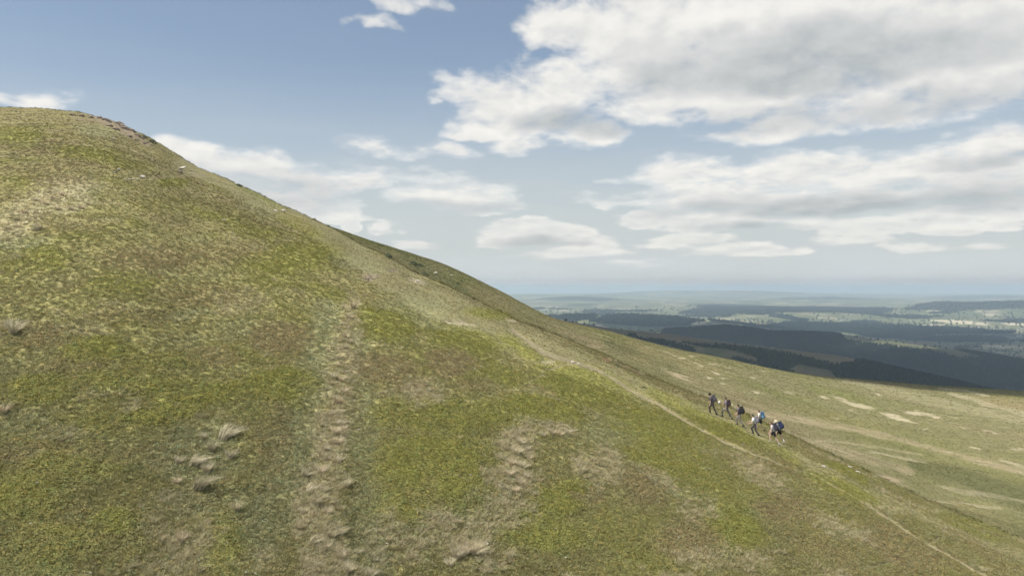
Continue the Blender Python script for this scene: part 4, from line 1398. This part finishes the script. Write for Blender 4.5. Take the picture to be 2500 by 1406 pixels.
# scattered little white stones: nobody could count them
ns = 420
tS, sS = RNG.uniform(-.7, .7, ns), RNG.uniform(0.02, .97, ns)
kS = knots(UC + F * tS)
yS = 1 / ((1 - sS) / kS[4] + sS / kS[1])
xS = tS * yS
zS = ground(xS, yS)
sz = RNG.uniform(.04, .12, ns) * np.clip(yS / 60, .8, 1.8)
PEB = leaf_mat('pebble', 0, .8, 1.2)
pm = []
for i in range(3):
    q_ = rock_mesh('pebble_%d' % i, 90 + i, .6, PEB)
    pm.append(q_)
instancer('scattered_stones', np.stack([xS, yS, zS + sz * .25 + .05], 1), np.stack([np.zeros(ns)] * 2 + [RNG.uniform(0, 6, ns)], 1), np.stack([sz * 1.4, sz, sz], 1), RNG.integers(0, 3, ns),
          np.array((.44, .42, .34))[None] * RNG.uniform(.7, 1.1, ns)[:, None], pm, 'small pale stones strewn over the hillside', 'stones')

# ------------------------------------------------------------------ dark low shrubs
def shrub_mat(name, c):
    ma = bpy.data.materials.new(name)
    ma.use_nodes = True
    t = NB(ma.node_tree)
    b = ma.node_tree.nodes['Principled BSDF']
    s = t.new('ShaderNodeAttribute', attribute_name='leafvar').outputs['Fac']
    t.link(t.vm('SCALE', c, scale=t.rng(s, 0, 1, .5, 1.6, 'LINEAR')), b.inputs['Base Color'])
    b.inputs['Roughness'].default_value = .8
    return ma


SHD, SHB, SHT = shrub_mat('gorse_leaf', (.060, .075, .030)), shrub_mat('dead_bracken', (.23, .15, .075)), mat('shrub_stem', (.10, .075, .05), .9, .1, .3, 8)
SHM = [cushion_mesh('shrub_crown_%d' % i, 420, .5, .62, .055, 800 + i, SHD) for i in range(3)]
SHBM = [cushion_mesh('bracken_crown_%d' % i, 420, .5, .5, .055, 810 + i, SHB) for i in range(2)]
STEM = blade_mesh('shrub_stems', 16, .16, .5, .02, (0, 0), 3, 820, SHT, .8)


def shrub(u, v, wpx, label, meshes=None, group=None, h=1.0):
    p = at(u, v)
    s = wpx * p.y / F
    root = link('shrub', None)
    root.location = p - Vector((0, 0, .05))
    root.scale = (s, s, s * h)
    root.rotation_euler = (0, 0, random.uniform(0, 6))
    link('crown', random.choice(meshes or SHM), root)
    link('stem', STEM, root)
    tag(root, label, 'shrub', group)


shrub(352, 337, 16, 'dark shrub standing out on the skyline below the red outcrop, upper of two', None, None, .8)
shrub(372, 350, 22, 'dark shrub on the skyline below the red outcrop, lower of two', None, None, .7)
shrub(583, 455, 16, 'lone dark shrub on the skyline of the ridge', None, None, .7)
shrub(948, 630, 22, 'dark shrub at the fold where the flank begins')
shrub(1010, 648, 26, 'large dark shrub in the fold behind the crest, left of a pair', None, None, .7)
shrub(1026, 650, 18, 'dark shrub touching the large one in the fold', None, None, .7)
shrub(1036, 671, 22, 'dark shrub farther down the fold behind the crest', None, None, .6)
shrub(1118, 695, 14, 'small dark shrub on the flank near the middle', None, None, .7)
shrub(1126, 688, 10, 'tiny dark shrub above the small one on the flank', None, None, .7)
shrub(1478, 880, 26, 'rusty bracken clump on the crest below the trail junction', SHBM, None, .6)
shrub(1505, 893, 18, 'dark heather clump right of the rusty bracken', None, None, .5)
shrub(1570, 948, 20, 'dark heather clump beside the trail above the walkers', None, None, .4)
shrub(1650, 955, 16, 'dark heather clump by the start of the tan track', None, None, .4)
shrub(930, 600, 14, 'dark heather clump on the ridge line above the fold', None, None, .5)
shrub(1496, 1098, 14, 'little dark green bush in the middle of the lower slope', None, None, .8)

# ------------------------------------------------------------------ walkers
def cloth(name, c, var=.12):
    return mat(name, c, .85, .2, var, 9.0, .15)


SKIN = mat('skin', (.50, .33, .25), .55, .35, .06, 12)
SKIN2 = mat('skin_pale', (.60, .42, .33), .55, .35, .06, 12)
EYE = mat('eye_dark', (.03, .025, .02), .2, .5)
SOLE = mat('boot_sole', (.03, .03, .03), .8, .2)


def ik(hip, ank, l1, l2, fwd):
    d = ank - hip
    L = min(d.length, (l1 + l2) * .995)
    d = d.normalized()
    a = (l1 * l1 - l2 * l2 + L * L) / (2 * L)
    h = math.sqrt(max(l1 * l1 - a * a, 0))
    side = (fwd - d * fwd.dot(d)).normalized()
    return hip + d * a + side * h


def tube(pts, rads, seg=8):
    """closed tapered tube as (verts, faces)"""
    V, Fc = [], []
    for i, p in enumerate(pts):
        d = (pts[min(i + 1, len(pts) - 1)] - pts[max(i - 1, 0)]).normalized()
        a = d.orthogonal().normalized()
        b_ = d.cross(a)
        for k_ in range(seg):
            an = 2 * math.pi * k_ / seg
            V.append(p + (a * math.cos(an) + b_ * math.sin(an)) * rads[i])
    for i in range(len(pts) - 1):
        for k_ in range(seg):
            Fc.append((i * seg + k_, i * seg + (k_ + 1) % seg, (i + 1) * seg + (k_ + 1) % seg, (i + 1) * seg + k_))
    Fc.append(tuple(range(seg))[::-1])
    Fc.append(tuple((len(pts) - 1) * seg + k_ for k_ in range(seg)))
    return V, Fc


def ball(c, r, sub=3, M=None):
    bm = bmesh.new()
    bmesh.ops.create_icosphere(bm, subdivisions=sub, radius=1)
    V = [Vector(c) + (M @ Vector((v.co.x * r[0], v.co.y * r[1], v.co.z * r[2])) if M else Vector((v.co.x * r[0], v.co.y * r[1], v.co.z * r[2]))) for v in bm.verts]
    Fc = [tuple(v.index for v in f.verts) for f in bm.faces]
    bm.free()
    return V, Fc


class Build:
    def __init__(self):
        self.V, self.F, self.M = [], [], []

    def add(self, vf, m=0):
        o = len(self.V)
        self.V += vf[0]
        self.F += [tuple(i + o for i in f) for f in vf[1]]
        self.M += [m] * len(vf[1])

    def obj(self, name, mats, parent, smooth=True, bevel=0):
        me = bpy.data.meshes.new(name)
        me.from_pydata([tuple(v) for v in self.V], [], self.F)
        for m_ in mats:
            me.materials.append(m_)
        me.polygons.foreach_set('material_index', self.M)
        me.polygons.foreach_set('use_smooth', [smooth] * len(self.F))
        me.update()
        return link(name, me, parent)


def rbox(c, size, M, sub=2, taper=1.0, bulge=.0):
    """soft-cornered box"""
    bm = bmesh.new()
    bmesh.ops.create_cube(bm, size=1)
    bmesh.ops.subdivide_edges(bm, edges=bm.edges[:], cuts=3, use_grid_fill=True)
    V = []
    for v in bm.verts:
        p = v.co.copy()
        n_ = p.normalized() * .5
        rr2 = (abs(p.x * 2) ** 4 + abs(p.y * 2) ** 4 + abs(p.z * 2) ** 4) ** .25
        p = p / max(rr2, 1e-6) * 1.0 * max(abs(p.x * 2), abs(p.y * 2), abs(p.z * 2))
        k_ = 1 + (taper - 1) * (p.z + .5)
        q = Vector((p.x * size[0] * (1 + bulge * (1 - 4 * p.z * p.z)), p.y * size[1] * k_, p.z * size[2]))
        V.append(c + M @ q)
    Fc = [tuple(v.index for v in f.verts) for f in bm.faces]
    bm.free()
    return V, Fc


def person(u, v, cfg):
    H = cfg.get('h', 1.76) / 1.76
    p = at(u, v)
    hd = cfg['head']                                  # heading: walking direction in the ground plane
    fw = Vector((math.cos(hd), math.sin(hd), 0))
    lf = Vector((-fw.y, fw.x, 0))

    def gz(q):
        return float(ground(q.x, q.y)[0]) - p.z

    st = cfg.get('stride', .34)
    nr = cfg.get('near', 1)                           # which leg leads: +1 the left one
    # feet in the local frame (x forward, y left)
    A = {}
    lead = {1: st, -1: -st * .9}
    for sd in (1, -1):
        ax = lead[sd * nr]
        q = p + fw * ax + lf * sd * .09
        A[sd] = Vector((ax, sd * .09, gz(q) + .09 * H + (cfg.get('lift', .05) if ax < 0 else 0)))
    slope = (A[nr].z - A[-nr].z) / max(.1, A[nr].x - A[-nr].x)
    pel = Vector((.06, 0, .5 * (A[1].z + A[-1].z) - .09 + .90 * H + cfg.get('crouch', 0)))
    L = cfg.get('lean', .35)
    up = Vector((math.sin(L), 0, math.cos(L)))
    bk = Vector((-math.cos(L), 0, math.sin(L)))       # backwards, square to the spine
    J, Rr, E = {}, {}, []

    def j(n_, co, r, par=None):
        J[n_], Rr[n_] = co, r
        if par:
            E.append((par, n_))
    j('pelvis', pel, (.135 * H, .12 * H))
    j('waist', pel + up * .17 * H, (.125 * H, .105 * H), 'pelvis')
    j('chest', pel + up * .36 * H, (.155 * H, .12 * H), 'waist')
    j('collar', pel + up * .47 * H, (.10 * H, .085 * H), 'chest')
    hl = L * cfg.get('nod', .9)
    hup = Vector((math.sin(hl), 0, math.cos(hl)))
    j('neck', pel + up * .50 * H + hup * .06 * H, (.055 * H, .055 * H), 'collar')
    j('skull', J['neck'] + hup * .07 * H, (.055 * H, .055 * H), 'neck')
    for sd in (1, -1):
        S_ = 'L' if sd > 0 else 'R'
        j('hip' + S_, pel + Vector((0, sd * .095 * H, -.05 * H)), (.095 * H, .09 * H), 'pelvis')
        kn_ = ik(J['hip' + S_], A[sd], .42 * H, .42 * H, Vector((1, 0, .15)))
        j('thigh' + S_, J['hip' + S_].lerp(kn_, .45), (.082 * H, .080 * H), 'hip' + S_)
        j('knee' + S_, kn_, (.058 * H, .056 * H), 'thigh' + S_)
        j('calf' + S_, kn_.lerp(A[sd], .33), (.058 * H, .056 * H), 'knee' + S_)
        j('ankle' + S_, A[sd], (.040 * H, .038 * H), 'calf' + S_)
        j('shoulder' + S_, J['collar'] + Vector((0, sd * .165 * H, 0)) - up * .035 * H, (.066 * H, .062 * H), 'collar')
        a1, a2 = cfg['arms'][0 if sd > 0 else 1]      # swing of upper arm and bend of elbow (radians, forward positive)
        d1_ = Vector((math.sin(a1), sd * .16, -math.cos(a1))).normalized()
        d2_ = Vector((math.sin(a1 + a2), sd * .03, -math.cos(a1 + a2))).normalized()
        el = J['shoulder' + S_] + d1_ * .29 * H
        wr = el + d2_ * .25 * H
        j('elbow' + S_, el, (.042 * H, .040 * H), 'shoulder' + S_)
        j('forearm' + S_, el.lerp(wr, .35), (.040 * H, .037 * H), 'elbow' + S_)
        j('wrist' + S_, wr, (.027 * H, .022 * H), 'forearm' + S_)
        j('palm' + S_, wr + d2_ * .075 * H, (.034 * H, .018 * H), 'wrist' + S_)
        J['hd' + S_] = d2_
    names = [n_ for n_ in J if n_ in Rr]
    me = bpy.data.meshes.new('skeleton')
    me.from_pydata([tuple(J[n_]) for n_ in names], [(names.index(a), names.index(b_)) for a, b_ in E], [])
    tmp = link('skeleton', me)
    tmp.modifiers.new('skin', 'SKIN').use_smooth_shade = True
    for i, n_ in enumerate(names):
        me.skin_vertices[0].data[i].radius = Rr[n_]
        me.skin_vertices[0].data[i].use_root = (n_ == 'pelvis')
    sb = tmp.modifiers.new('sub', 'SUBSURF')
    sb.levels = sb.render_levels = 2
    dg = bpy.context.evaluated_depsgraph_get()
    dg.update()
    ev = tmp.evaluated_get(dg)
    m0 = ev.to_mesh()
    BV = [Vector(x_.co) for x_ in m0.vertices]
    BN = [Vector(x_.normal) for x_ in m0.vertices]
    BF = [tuple(f.vertices) for f in m0.polygons]
    ev.to_mesh_clear()
    bpy.data.objects.remove(tmp)

    segs = [(a, b_, J[a], J[b_]) for a, b_ in E]

    def region(c):
        best, bd, bt = None, 9, 0
        for (a, b_, pa, pb) in segs:
            ab = pb - pa
            t_ = max(0, min(1, (c - pa).dot(ab) / ab.length_squared))
            d_ = (c - pa - ab * t_).length - (Rr[a][0] * (1 - t_) + Rr[b_][0] * t_)
            if d_ < bd:
                best, bd, bt = (a, b_), d_, t_
        return best, bt
    sleeve = cfg.get('sleeve', 'short')
    legs = cfg.get('legs', 'long')
    shirtF, legF = [], []
    for f in BF:
        c = sum((BV[i] for i in f), Vector()) / len(f)
        (a, b_), t_ = region(c)
        k_ = b_.rstrip('LR')
        if k_ in ('chest', 'collar') or (k_ == 'shoulder') or (k_ == 'waist' and t_ > .0):
            shirtF.append(f)
        elif k_ == 'elbow' and (sleeve == 'long' or t_ < .62):
            shirtF.append(f)
        elif k_ in ('forearm', 'wrist') and sleeve == 'long':
            shirtF.append(f)
        elif k_ in ('hip', 'thigh') or k_ == 'pelvis':
            legF.append(f)
        elif k_ == 'knee' and (legs == 'long' or t_ < .45):
            legF.append(f)
        elif k_ in ('calf', 'ankle') and legs == 'long':
            legF.append(f)
        if k_ == 'waist':
            legF.append(f) if t_ < .35 else None

    body = Build()
    body.add((BV, BF))
    # head with a face
    hc = J['neck'] + hup * .155 * H
    hb = Vector((-hup.z, 0, hup.x))                   # back of the head
    MH = Matrix((-hb, Vector((0, 1, 0)), hup)).transposed()
    hv, hf = ball((0, 0, 0), (1, 1, 1), 4)
    out = []
    for q in hv:
        x_, y_, z_ = q
        jaw = 1 - .28 * max(0, -z_) ** 1.3
        px_ = x_ * .098 * (1 if x_ > 0 else 1.05)
        py_ = y_ * .076 * jaw
        pz_ = z_ * .118
        if x_ > 0:
            px_ *= jaw ** .5
            px_ += .022 * math.exp(-((y_ / .16) ** 2 + ((z_ + .10) / .20) ** 2)) + .006 * math.exp(-((y_ / .3) ** 2 + ((z_ + .52) / .10) ** 2))
            for se in (1, -1):
                px_ -= .010 * math.exp(-(((y_ - se * .38) / .18) ** 2 + ((z_ - .06) / .12) ** 2))
        out.append(hc + MH @ (Vector((px_, py_, pz_)) * H))
    body.add((out, hf))
    for se in (1, -1):
        body.add(ball(hc + MH @ Vector((-.005, se * .078, -.01)) * H, (.012 * H, .010 * H, .030 * H), 2, MH))
        body.add(ball(hc + MH @ Vector((.086, se * .030, .006)) * H, (.007 * H, .011 * H, .006 * H), 2, MH), 1)
    body.add(ball(hc + MH @ Vector((.093, 0, -.062)) * H, (.006 * H, .022 * H, .005 * H), 2, MH), 2)
    # hands: palm from the skin, five jointed fingers each
    for sd in (1, -1):
        S_ = 'L' if sd > 0 else 'R'
        d_, pl = J['hd' + S_], J['palm' + S_]
        inn = Vector((0, -sd, 0))
        acr = d_.cross(inn).normalized()              # across the knuckles
        if acr.dot(Vector((1, 0, 0))) < 0:
            acr = -acr
        curl = cfg.get('curl', .5)
        for i, (o_, ln) in enumerate(((.024, .070), (.008, .080), (-.008, .074), (-.023, .058))):
            b0 = pl + acr * o_ * H
            p1 = b0 + (d_ * .9 + inn * .15) * ln * .5 * H
            e2 = (d_ * math.cos(curl) + inn * math.sin(curl)).normalized()
            p2 = p1 + e2 * ln * .42 * H
            e3 = (d_ * math.cos(curl * 2) + inn * math.sin(curl * 2)).normalized()
            p3 = p2 + e3 * ln * .33 * H
            body.add(tube([b0 - d_ * .02, p1, p2, p3], [.0095 * H, .009 * H, .008 * H, .0055 * H], 6))
        b0 = pl - d_ * .035 * H + acr * .028 * H
        p1 = b0 + (acr * .7 + d_ * .5 + inn * .2).normalized() * .035 * H
        p2 = p1 + (acr * .35 + d_ * .8 + inn * .4).normalized() * .030 * H
        body.add(tube([b0 - acr * .012, p1, p2], [.0115 * H, .0105 * H, .007 * H], 6))
    ob = body.obj('person', [cfg.get('skin', SKIN), EYE, cfg.get('lips', LIPS)], None)
    ob.location = p
    ob.rotation_euler = (0, 0, hd)
    tag(ob, cfg['label'], 'person', 'walkers climbing the spur')

    def shell(name, faces, m_, off, hem=0.0):
        ids = sorted({i for f in faces for i in f})
        mp = {i: k_ for k_, i in enumerate(ids)}
        b_ = Build()
        b_.V = [BV[i] + BN[i] * (off + .006 * math.sin(BV[i].x * 60 + BV[i].z * 45)) for i in ids]
        b_.F = [tuple(mp[i] for i in f) for f in faces]
        b_.M = [0] * len(b_.F)
        o = b_.obj(name, [m_], ob)
        sm = o.modifiers.new('thickness', 'SOLIDIFY')
        sm.thickness = .006
        sm.offset = 1
        return o
    shell(cfg.get('top_name', 'shirt'), shirtF, cfg['shirt'], .020)
    shell('trousers' if legs == 'long' else 'shorts', legF, cfg['trousers'], .012 if legs == 'long' else .018)
    # boots
    for sd in (1, -1):
        S_ = 'L' if sd > 0 else 'R'
        an = J['ankle' + S_]
        back_foot = A[sd].x < 0
        pitch = math.atan(slope) * .9 if not back_foot else -.35
        MF = Matrix.Rotation(-pitch, 3, 'Y')
        sh = Build()
        prof = [(-.075, .036, .060), (-.05, .042, .085), (0, .044, .095), (.05, .046, .070), (.11, .048, .050), (.16, .042, .040), (.19, .026, .030)]
        rings = []
        for (x_, w_r, h_r) in prof:
            rings.append([Vector((x_, math.cos(a) * w_r, -.085 + max(0, (math.sin(a) * .5 + .5)) * h_r * 1.05 + .012)) for a in [2 * math.pi * k_ / 10 for k_ in range(10)]])
        V_ = [an + MF @ (q * H) for r_ in rings for q in r_]
        F_ = []
        for i in range(len(rings) - 1):
            for k_ in range(10):
                F_.append((i * 10 + k_, i * 10 + (k_ + 1) % 10, (i + 1) * 10 + (k_ + 1) % 10, (i + 1) * 10 + k_))
        F_ += [tuple(range(10))[::-1], tuple((len(rings) - 1) * 10 + k_ for k_ in range(10))]
        sh.add((V_, F_))
        sh.add(tube([an + MF @ Vector((-.012, 0, -.02)), an + MF @ Vector((-.005, 0, .06))], [.050 * H, .047 * H], 12))
        bo = sh.obj('boot', [cfg.get('boots', BOOT)], ob)
        so = Build()
        so.add(rbox(an + MF @ Vector((.055, 0, -.079)) * H, (.275 * H, .095 * H, .026 * H), MF))
        so.obj('sole', [cfg.get('sole', SOLE)], bo)
        if cfg.get('socks'):
            sk = Build()
            sk.add(tube([an + Vector((0, 0, .02)), an.lerp(J['calf' + S_], .5)], [.046 * H, .052 * H], 12))
            sk.obj('sock', [cfg['socks']], ob)
    # hair or cap
    hr = Build()
    hv, hf = ball((0, 0, 0), (1, 1, 1), 3)
    keepv = []
    longh = cfg.get('long_hair', 0)
    V_ = []
    for q in hv:
        x_, y_, z_ = q
        bump = .012 * math.sin(9 * x_ + 4 * z_) * math.cos(7 * y_)
        V_.append(hc + MH @ (Vector((x_ * .108 + bump - .008, y_ * .088 + bump * .5, z_ * .128 + .006)) * H))
        front = x_ > .25
        keepv.append(z_ > (.42 if front else (-.05 if x_ > -.1 else -.55)))
    F_ = [f for f in hf if all(keepv[i] for i in f)]
    hr.add((V_, F_))
    if longh:
        hr.add(tube([hc + MH @ Vector((-.085, 0, .03)) * H, hc + MH @ Vector((-.115, 0, -.05)) * H, hc + MH @ Vector((-.10, 0, -.05 - longh)) * H], [.05 * H, .045 * H, .018 * H], 8))
    ho = hr.obj('hair', [cfg['hair']], ob)
    ho.modifiers.new('thickness', 'SOLIDIFY').thickness = .008
    if cfg.get('cap'):
        cp_ = Build()
        hv, hf = ball((0, 0, 0), (1, 1, 1), 3)
        V_ = [hc + MH @ (Vector((q.x * .116 - .004, q.y * .096, max(q.z, -.02) * .135 + .012)) * H) for q in hv]
        cp_.add((V_, [f for f in hf if any(hv[i].z > .0 for i in f)]))
        pk = []
        for i in range(9):
            a = -1.15 + 2.3 * i / 8
            pk += [hc + MH @ (Vector((math.cos(a) * .105, math.sin(a) * .085, .028)) * H), hc + MH @ (Vector((math.cos(a) * (.105 + .085 * math.cos(a * .9)), math.sin(a) * .088, .012)) * H)]
        cp_.add((pk, [(2 * i, 2 * i + 1, 2 * i + 3, 2 * i + 2) for i in range(8)]))
        if cfg['cap'] == 'brim':
            bl = []
            for i in range(24):
                a = 2 * math.pi * i / 24
                bl += [hc + MH @ (Vector((math.cos(a) * .11, math.sin(a) * .09, .025)) * H), hc + MH @ (Vector((math.cos(a) * .18, math.sin(a) * .16, .006)) * H)]
            cp_.add((bl, [(2 * i, 2 * i + 1, (2 * i + 3) % 48, (2 * i + 2) % 48) for i in range(24)]))
        co_ = cp_.obj('cap' if cfg['cap'] != 'brim' else 'sun_hat', [cfg['capm']], ob)
        co_.modifiers.new('thickness', 'SOLIDIFY').thickness = .006
    # rucksack
    k_ = cfg.get('pack', 1.0)
    MB_ = Matrix((-bk, Vector((0, 1, 0)), up)).transposed()
    org = pel + up * (.30 + .04 * (k_ - 1)) * H + bk * (.135 + .115 * k_) * H
    pb = Build()
    pb.add(rbox(org, (.25 * k_ * H, .32 * H, .50 * k_ * H), MB_, taper=.86, bulge=.12))
    po = pb.obj('backpack', [cfg['packm']], ob)
    lid = Build()
    lid.add(rbox(org + up * .255 * k_ * H + bk * .005, (.25 * k_ * H, .29 * H, .10 * H), MB_, bulge=.1))
    lid.obj('lid', [cfg['packm']], po)
    pk_ = Build()
    pk_.add(rbox(org + bk * .125 * k_ * H - up * .05 * H, (.08 * k_ * H, .23 * H, .26 * k_ * H), MB_, bulge=.2))
    pk_.obj('front_pocket', [cfg.get('pocketm', cfg['packm'])], po)
    for sd in (1, -1):
        sp_ = Build()
        sp_.add(rbox(org + Vector((0, sd * .165 * H, 0)) - up * .12 * H, (.15 * k_ * H, .06 * H, .20 * k_ * H), MB_))
        sp_.obj('side_pocket', [cfg.get('pocketm', cfg['packm'])], po)
        S_ = 'L' if sd > 0 else 'R'
        sy = sd * .10 * H
        b_mid = pel + Vector((0, sy, 0))
        pts = [b_mid + up * .44 * H + bk * .145 * H, b_mid + up * .515 * H + bk * .05 * H, b_mid + up * .50 * H - bk * .075 * H, b_mid + up * .38 * H - bk * .150 * H, b_mid + up * .25 * H - bk * .130 * H + Vector((0, sd * .04, 0)), b_mid + up * .16 * H + bk * .10 * H + Vector((0, sd * .05, 0))]
        s_ = Build()
        VV2, FF2 = [], []
        for i, q in enumerate(pts):
            VV2 += [q - Vector((0, .028, 0)), q + Vector((0, .028, 0))]
            if i:
                FF2.append((2 * i - 2, 2 * i - 1, 2 * i + 1, 2 * i))
        s_.add((VV2, FF2))
        so_ = s_.obj('shoulder_strap', [STRAP], po)
        so_.modifiers.new('thickness', 'SOLIDIFY').thickness = .014
    hb_ = Build()
    rings = [pel + up * .06 * H + (Matrix.Rotation(2 * math.pi * i / 20, 3, 'Z') @ Vector((1, 0, 0))).to_3d() * 0 for i in range(20)]
    VV2, FF2 = [], []
    for i in range(20):
        a = 2 * math.pi * i / 20
        base = pel + up * .07 * H - bk * math.cos(a) * .150 * H + Vector((0, math.sin(a) * .175 * H, 0))
        VV2 += [base - up * .022, base + up * .022]
        FF2.append((2 * i, 2 * i + 1, (2 * i + 3) % 40, (2 * i + 2) % 40))
    hb_.add((VV2, FF2))
    ho_ = hb_.obj('hip_belt', [STRAP], po)
    ho_.modifiers.new('thickness', 'SOLIDIFY').thickness = .012
    if cfg.get('badge'):
        bd_ = Build()
        bd_.add(rbox(org + bk * (.125 * k_ + .044 * k_) * H + up * .01, (.01, .06, .05), MB_))
        bd_.obj('badge', [cfg['badge']], po)
    if cfg.get('roll'):
        ro = Build()
        ro.add(tube([org + bk * .20 * H - up * .10 * H + Vector((0, -.17, 0)), org + bk * .20 * H - up * .10 * H + Vector((0, .17, 0))], [.055, .055], 14))
        ro.obj('rolled_mat', [cfg['roll']], po)
    return ob, J, p, hd


LIPS = mat('lips', (.40, .20, .17), .5, .3)
BOOT = mat('dark_boot', (.045, .040, .036), .7, .3, .2)
STRAP = mat('strap_webbing', (.03, .03, .035), .8, .2)
HAIR_D, HAIR_B, HAIR_L = mat('dark_hair', (.022, .017, .013), .6, .4, .2, 30), mat('brown_hair', (.12, .075, .042), .6, .4, .2, 30), mat('fair_hair', (.55, .43, .25), .6, .4, .15, 30)
pA, pB = at(1742, 1012), at(1900, 1088)
HD = R(158)                                      # the path climbs leftwards, a little away
print('walk heading', math.degrees(HD), pA, pB)
charcoal, black = cloth('charcoal_cloth', (.075, .068, .080)), cloth('black_cloth', (.022, .022, .026))
P1, J1, g1, h1 = person(1742, 1011, dict(head=HD, h=1.80, lean=.36, stride=.30, near=-1, arms=((.05, .12), (-.45, .25)), shirt=cloth('plum_grey_shirt', (.115, .100, .120)), trousers=cloth('dark_trousers', (.070, .064, .060)),
        hair=HAIR_D, cap=True, capm=cloth('black_cap', (.018, .018, .020)), packm=cloth('slate_pack', (.090, .085, .100)), pack=1.02, legs='long',
        label='leading walker in black cap, plum grey shirt and slate backpack'))
P2, J2, g2, h2 = person(1776, 1021, dict(head=HD + .06, h=1.80, lean=.16, stride=.40, near=1, arms=((-.1, .2), (.55, 1.35)), shirt=cloth('mauve_shirt', (.20, .175, .20)), trousers=cloth('grey_trousers', (.21, .205, .20)),
        hair=HAIR_D, packm=cloth('maroon_black_pack', (.055, .036, .040)), pack=.95, legs='long', roll=cloth('yellow_mat', (.62, .55, .26)),
        label='second walker, grey trousers, carrying a white bundle at the chest'))
P3, J3, g3, h3 = person(1808, 1041, dict(head=HD - .04, h=1.78, lean=.22, stride=.27, near=-1, crouch=-.03, lift=.12, arms=((.25, .75), (.1, .6)), shirt=cloth('dusty_plum_shirt', (.14, .11, .12)), trousers=cloth('taupe_trousers', (.235, .215, .195)),
        hair=HAIR_D, packm=cloth('black_pack', (.030, .030, .036)), pack=1.1, legs='long', badge=cloth('pale_badge', (.6, .6, .62)),
        label='third walker in taupe trousers with black backpack and pale badge'))
P5, J5, g5, h5 = person(1858, 1051, dict(head=HD, h=1.76, lean=.20, stride=.28, near=1, arms=((.2, .9), (.0, .4)), shirt=cloth('cream_shirt', (.66, .63, .56)), trousers=black,
        hair=HAIR_B, packm=cloth('bright_blue_pack', (.065, .14, .24)), pocketm=cloth('sky_blue_pocket', (.17, .29, .40)), pack=1.1, legs='short', skin=SKIN2,
        label='walker with bright blue backpack and cream shirt, behind the white shirt'))
P4, J4, g4, h4 = person(1846, 1061, dict(head=HD + .05, h=1.72, lean=.34, stride=.22, near=-1, crouch=-.04, lift=.02, arms=((.35, .85), (.65, .75)), shirt=cloth('white_shirt', (.72, .69, .67)), trousers=cloth('dark_grey_trousers', (.085, .078, .085)), sleeve='short',
        hair=HAIR_D, packm=cloth('mauve_grey_pack', (.23, .22, .26)), pack=.92, legs='long', skin=SKIN2,
        label='walker in white shirt and dark trousers with pale grey backpack'))
P7, J7, g7, h7 = person(1905, 1081, dict(head=HD - .05, h=1.80, lean=.42, stride=.30, near=1, lift=.14, arms=((-.2, .4), (.1, .5)), shirt=cloth('grey_blue_shirt', (.34, .36, .42)), trousers=black,
        hair=HAIR_L, cap='brim', capm=cloth('cream_hat', (.68, .62, .48)), packm=cloth('navy_pack', (.035, .045, .095)), pack=1.12, legs='short', skin=SKIN2, socks=cloth('white_sock', (.75, .73, .68)), boots=mat('pale_shoe', (.62, .60, .55), .7, .2),
        label='rear walker in cream hat and black shorts with navy backpack'))
P6, J6, g6, h6 = person(1892, 1085, dict(head=HD, h=1.74, lean=.36, stride=.36, near=-1, arms=((.15, .35), (.3, .3)), shirt=cloth('pale_pink_shirt', (.50, .45, .46)), trousers=black,
        hair=HAIR_B, long_hair=.10, packm=cloth('charcoal_pack', (.050, .050, .064)), pack=1.12, legs='short', skin=SKIN2, boots=mat('pale_boot', (.45, .43, .40), .7, .2),
        label='walker in pale pink top and black shorts with charcoal backpack'))
# the white bundle in the second walker's hand
bb = Build()
hv, hf = ball((0, 0, 0), (1, 1, 1), 3)
bb.add(([Vector((q.x * .11, q.y * .09, q.z * .12)) * (1 + .10 * math.sin(7 * q.x + 3 * q.z) * math.cos(6 * q.y)) for q in hv], hf))
bo_ = bb.obj('bundle', [mat('white_bag', (.80, .79, .75), .6, .3, .05)], None)
hd_ = J2['palmR'] + J2['hdR'] * .05 + Vector((.05, 0, .04))
bo_.location = g2 + Matrix.Rotation(h2, 3, 'Z') @ hd_
tag(bo_, 'rounded white bundle held in front of the second walker', 'bundle')
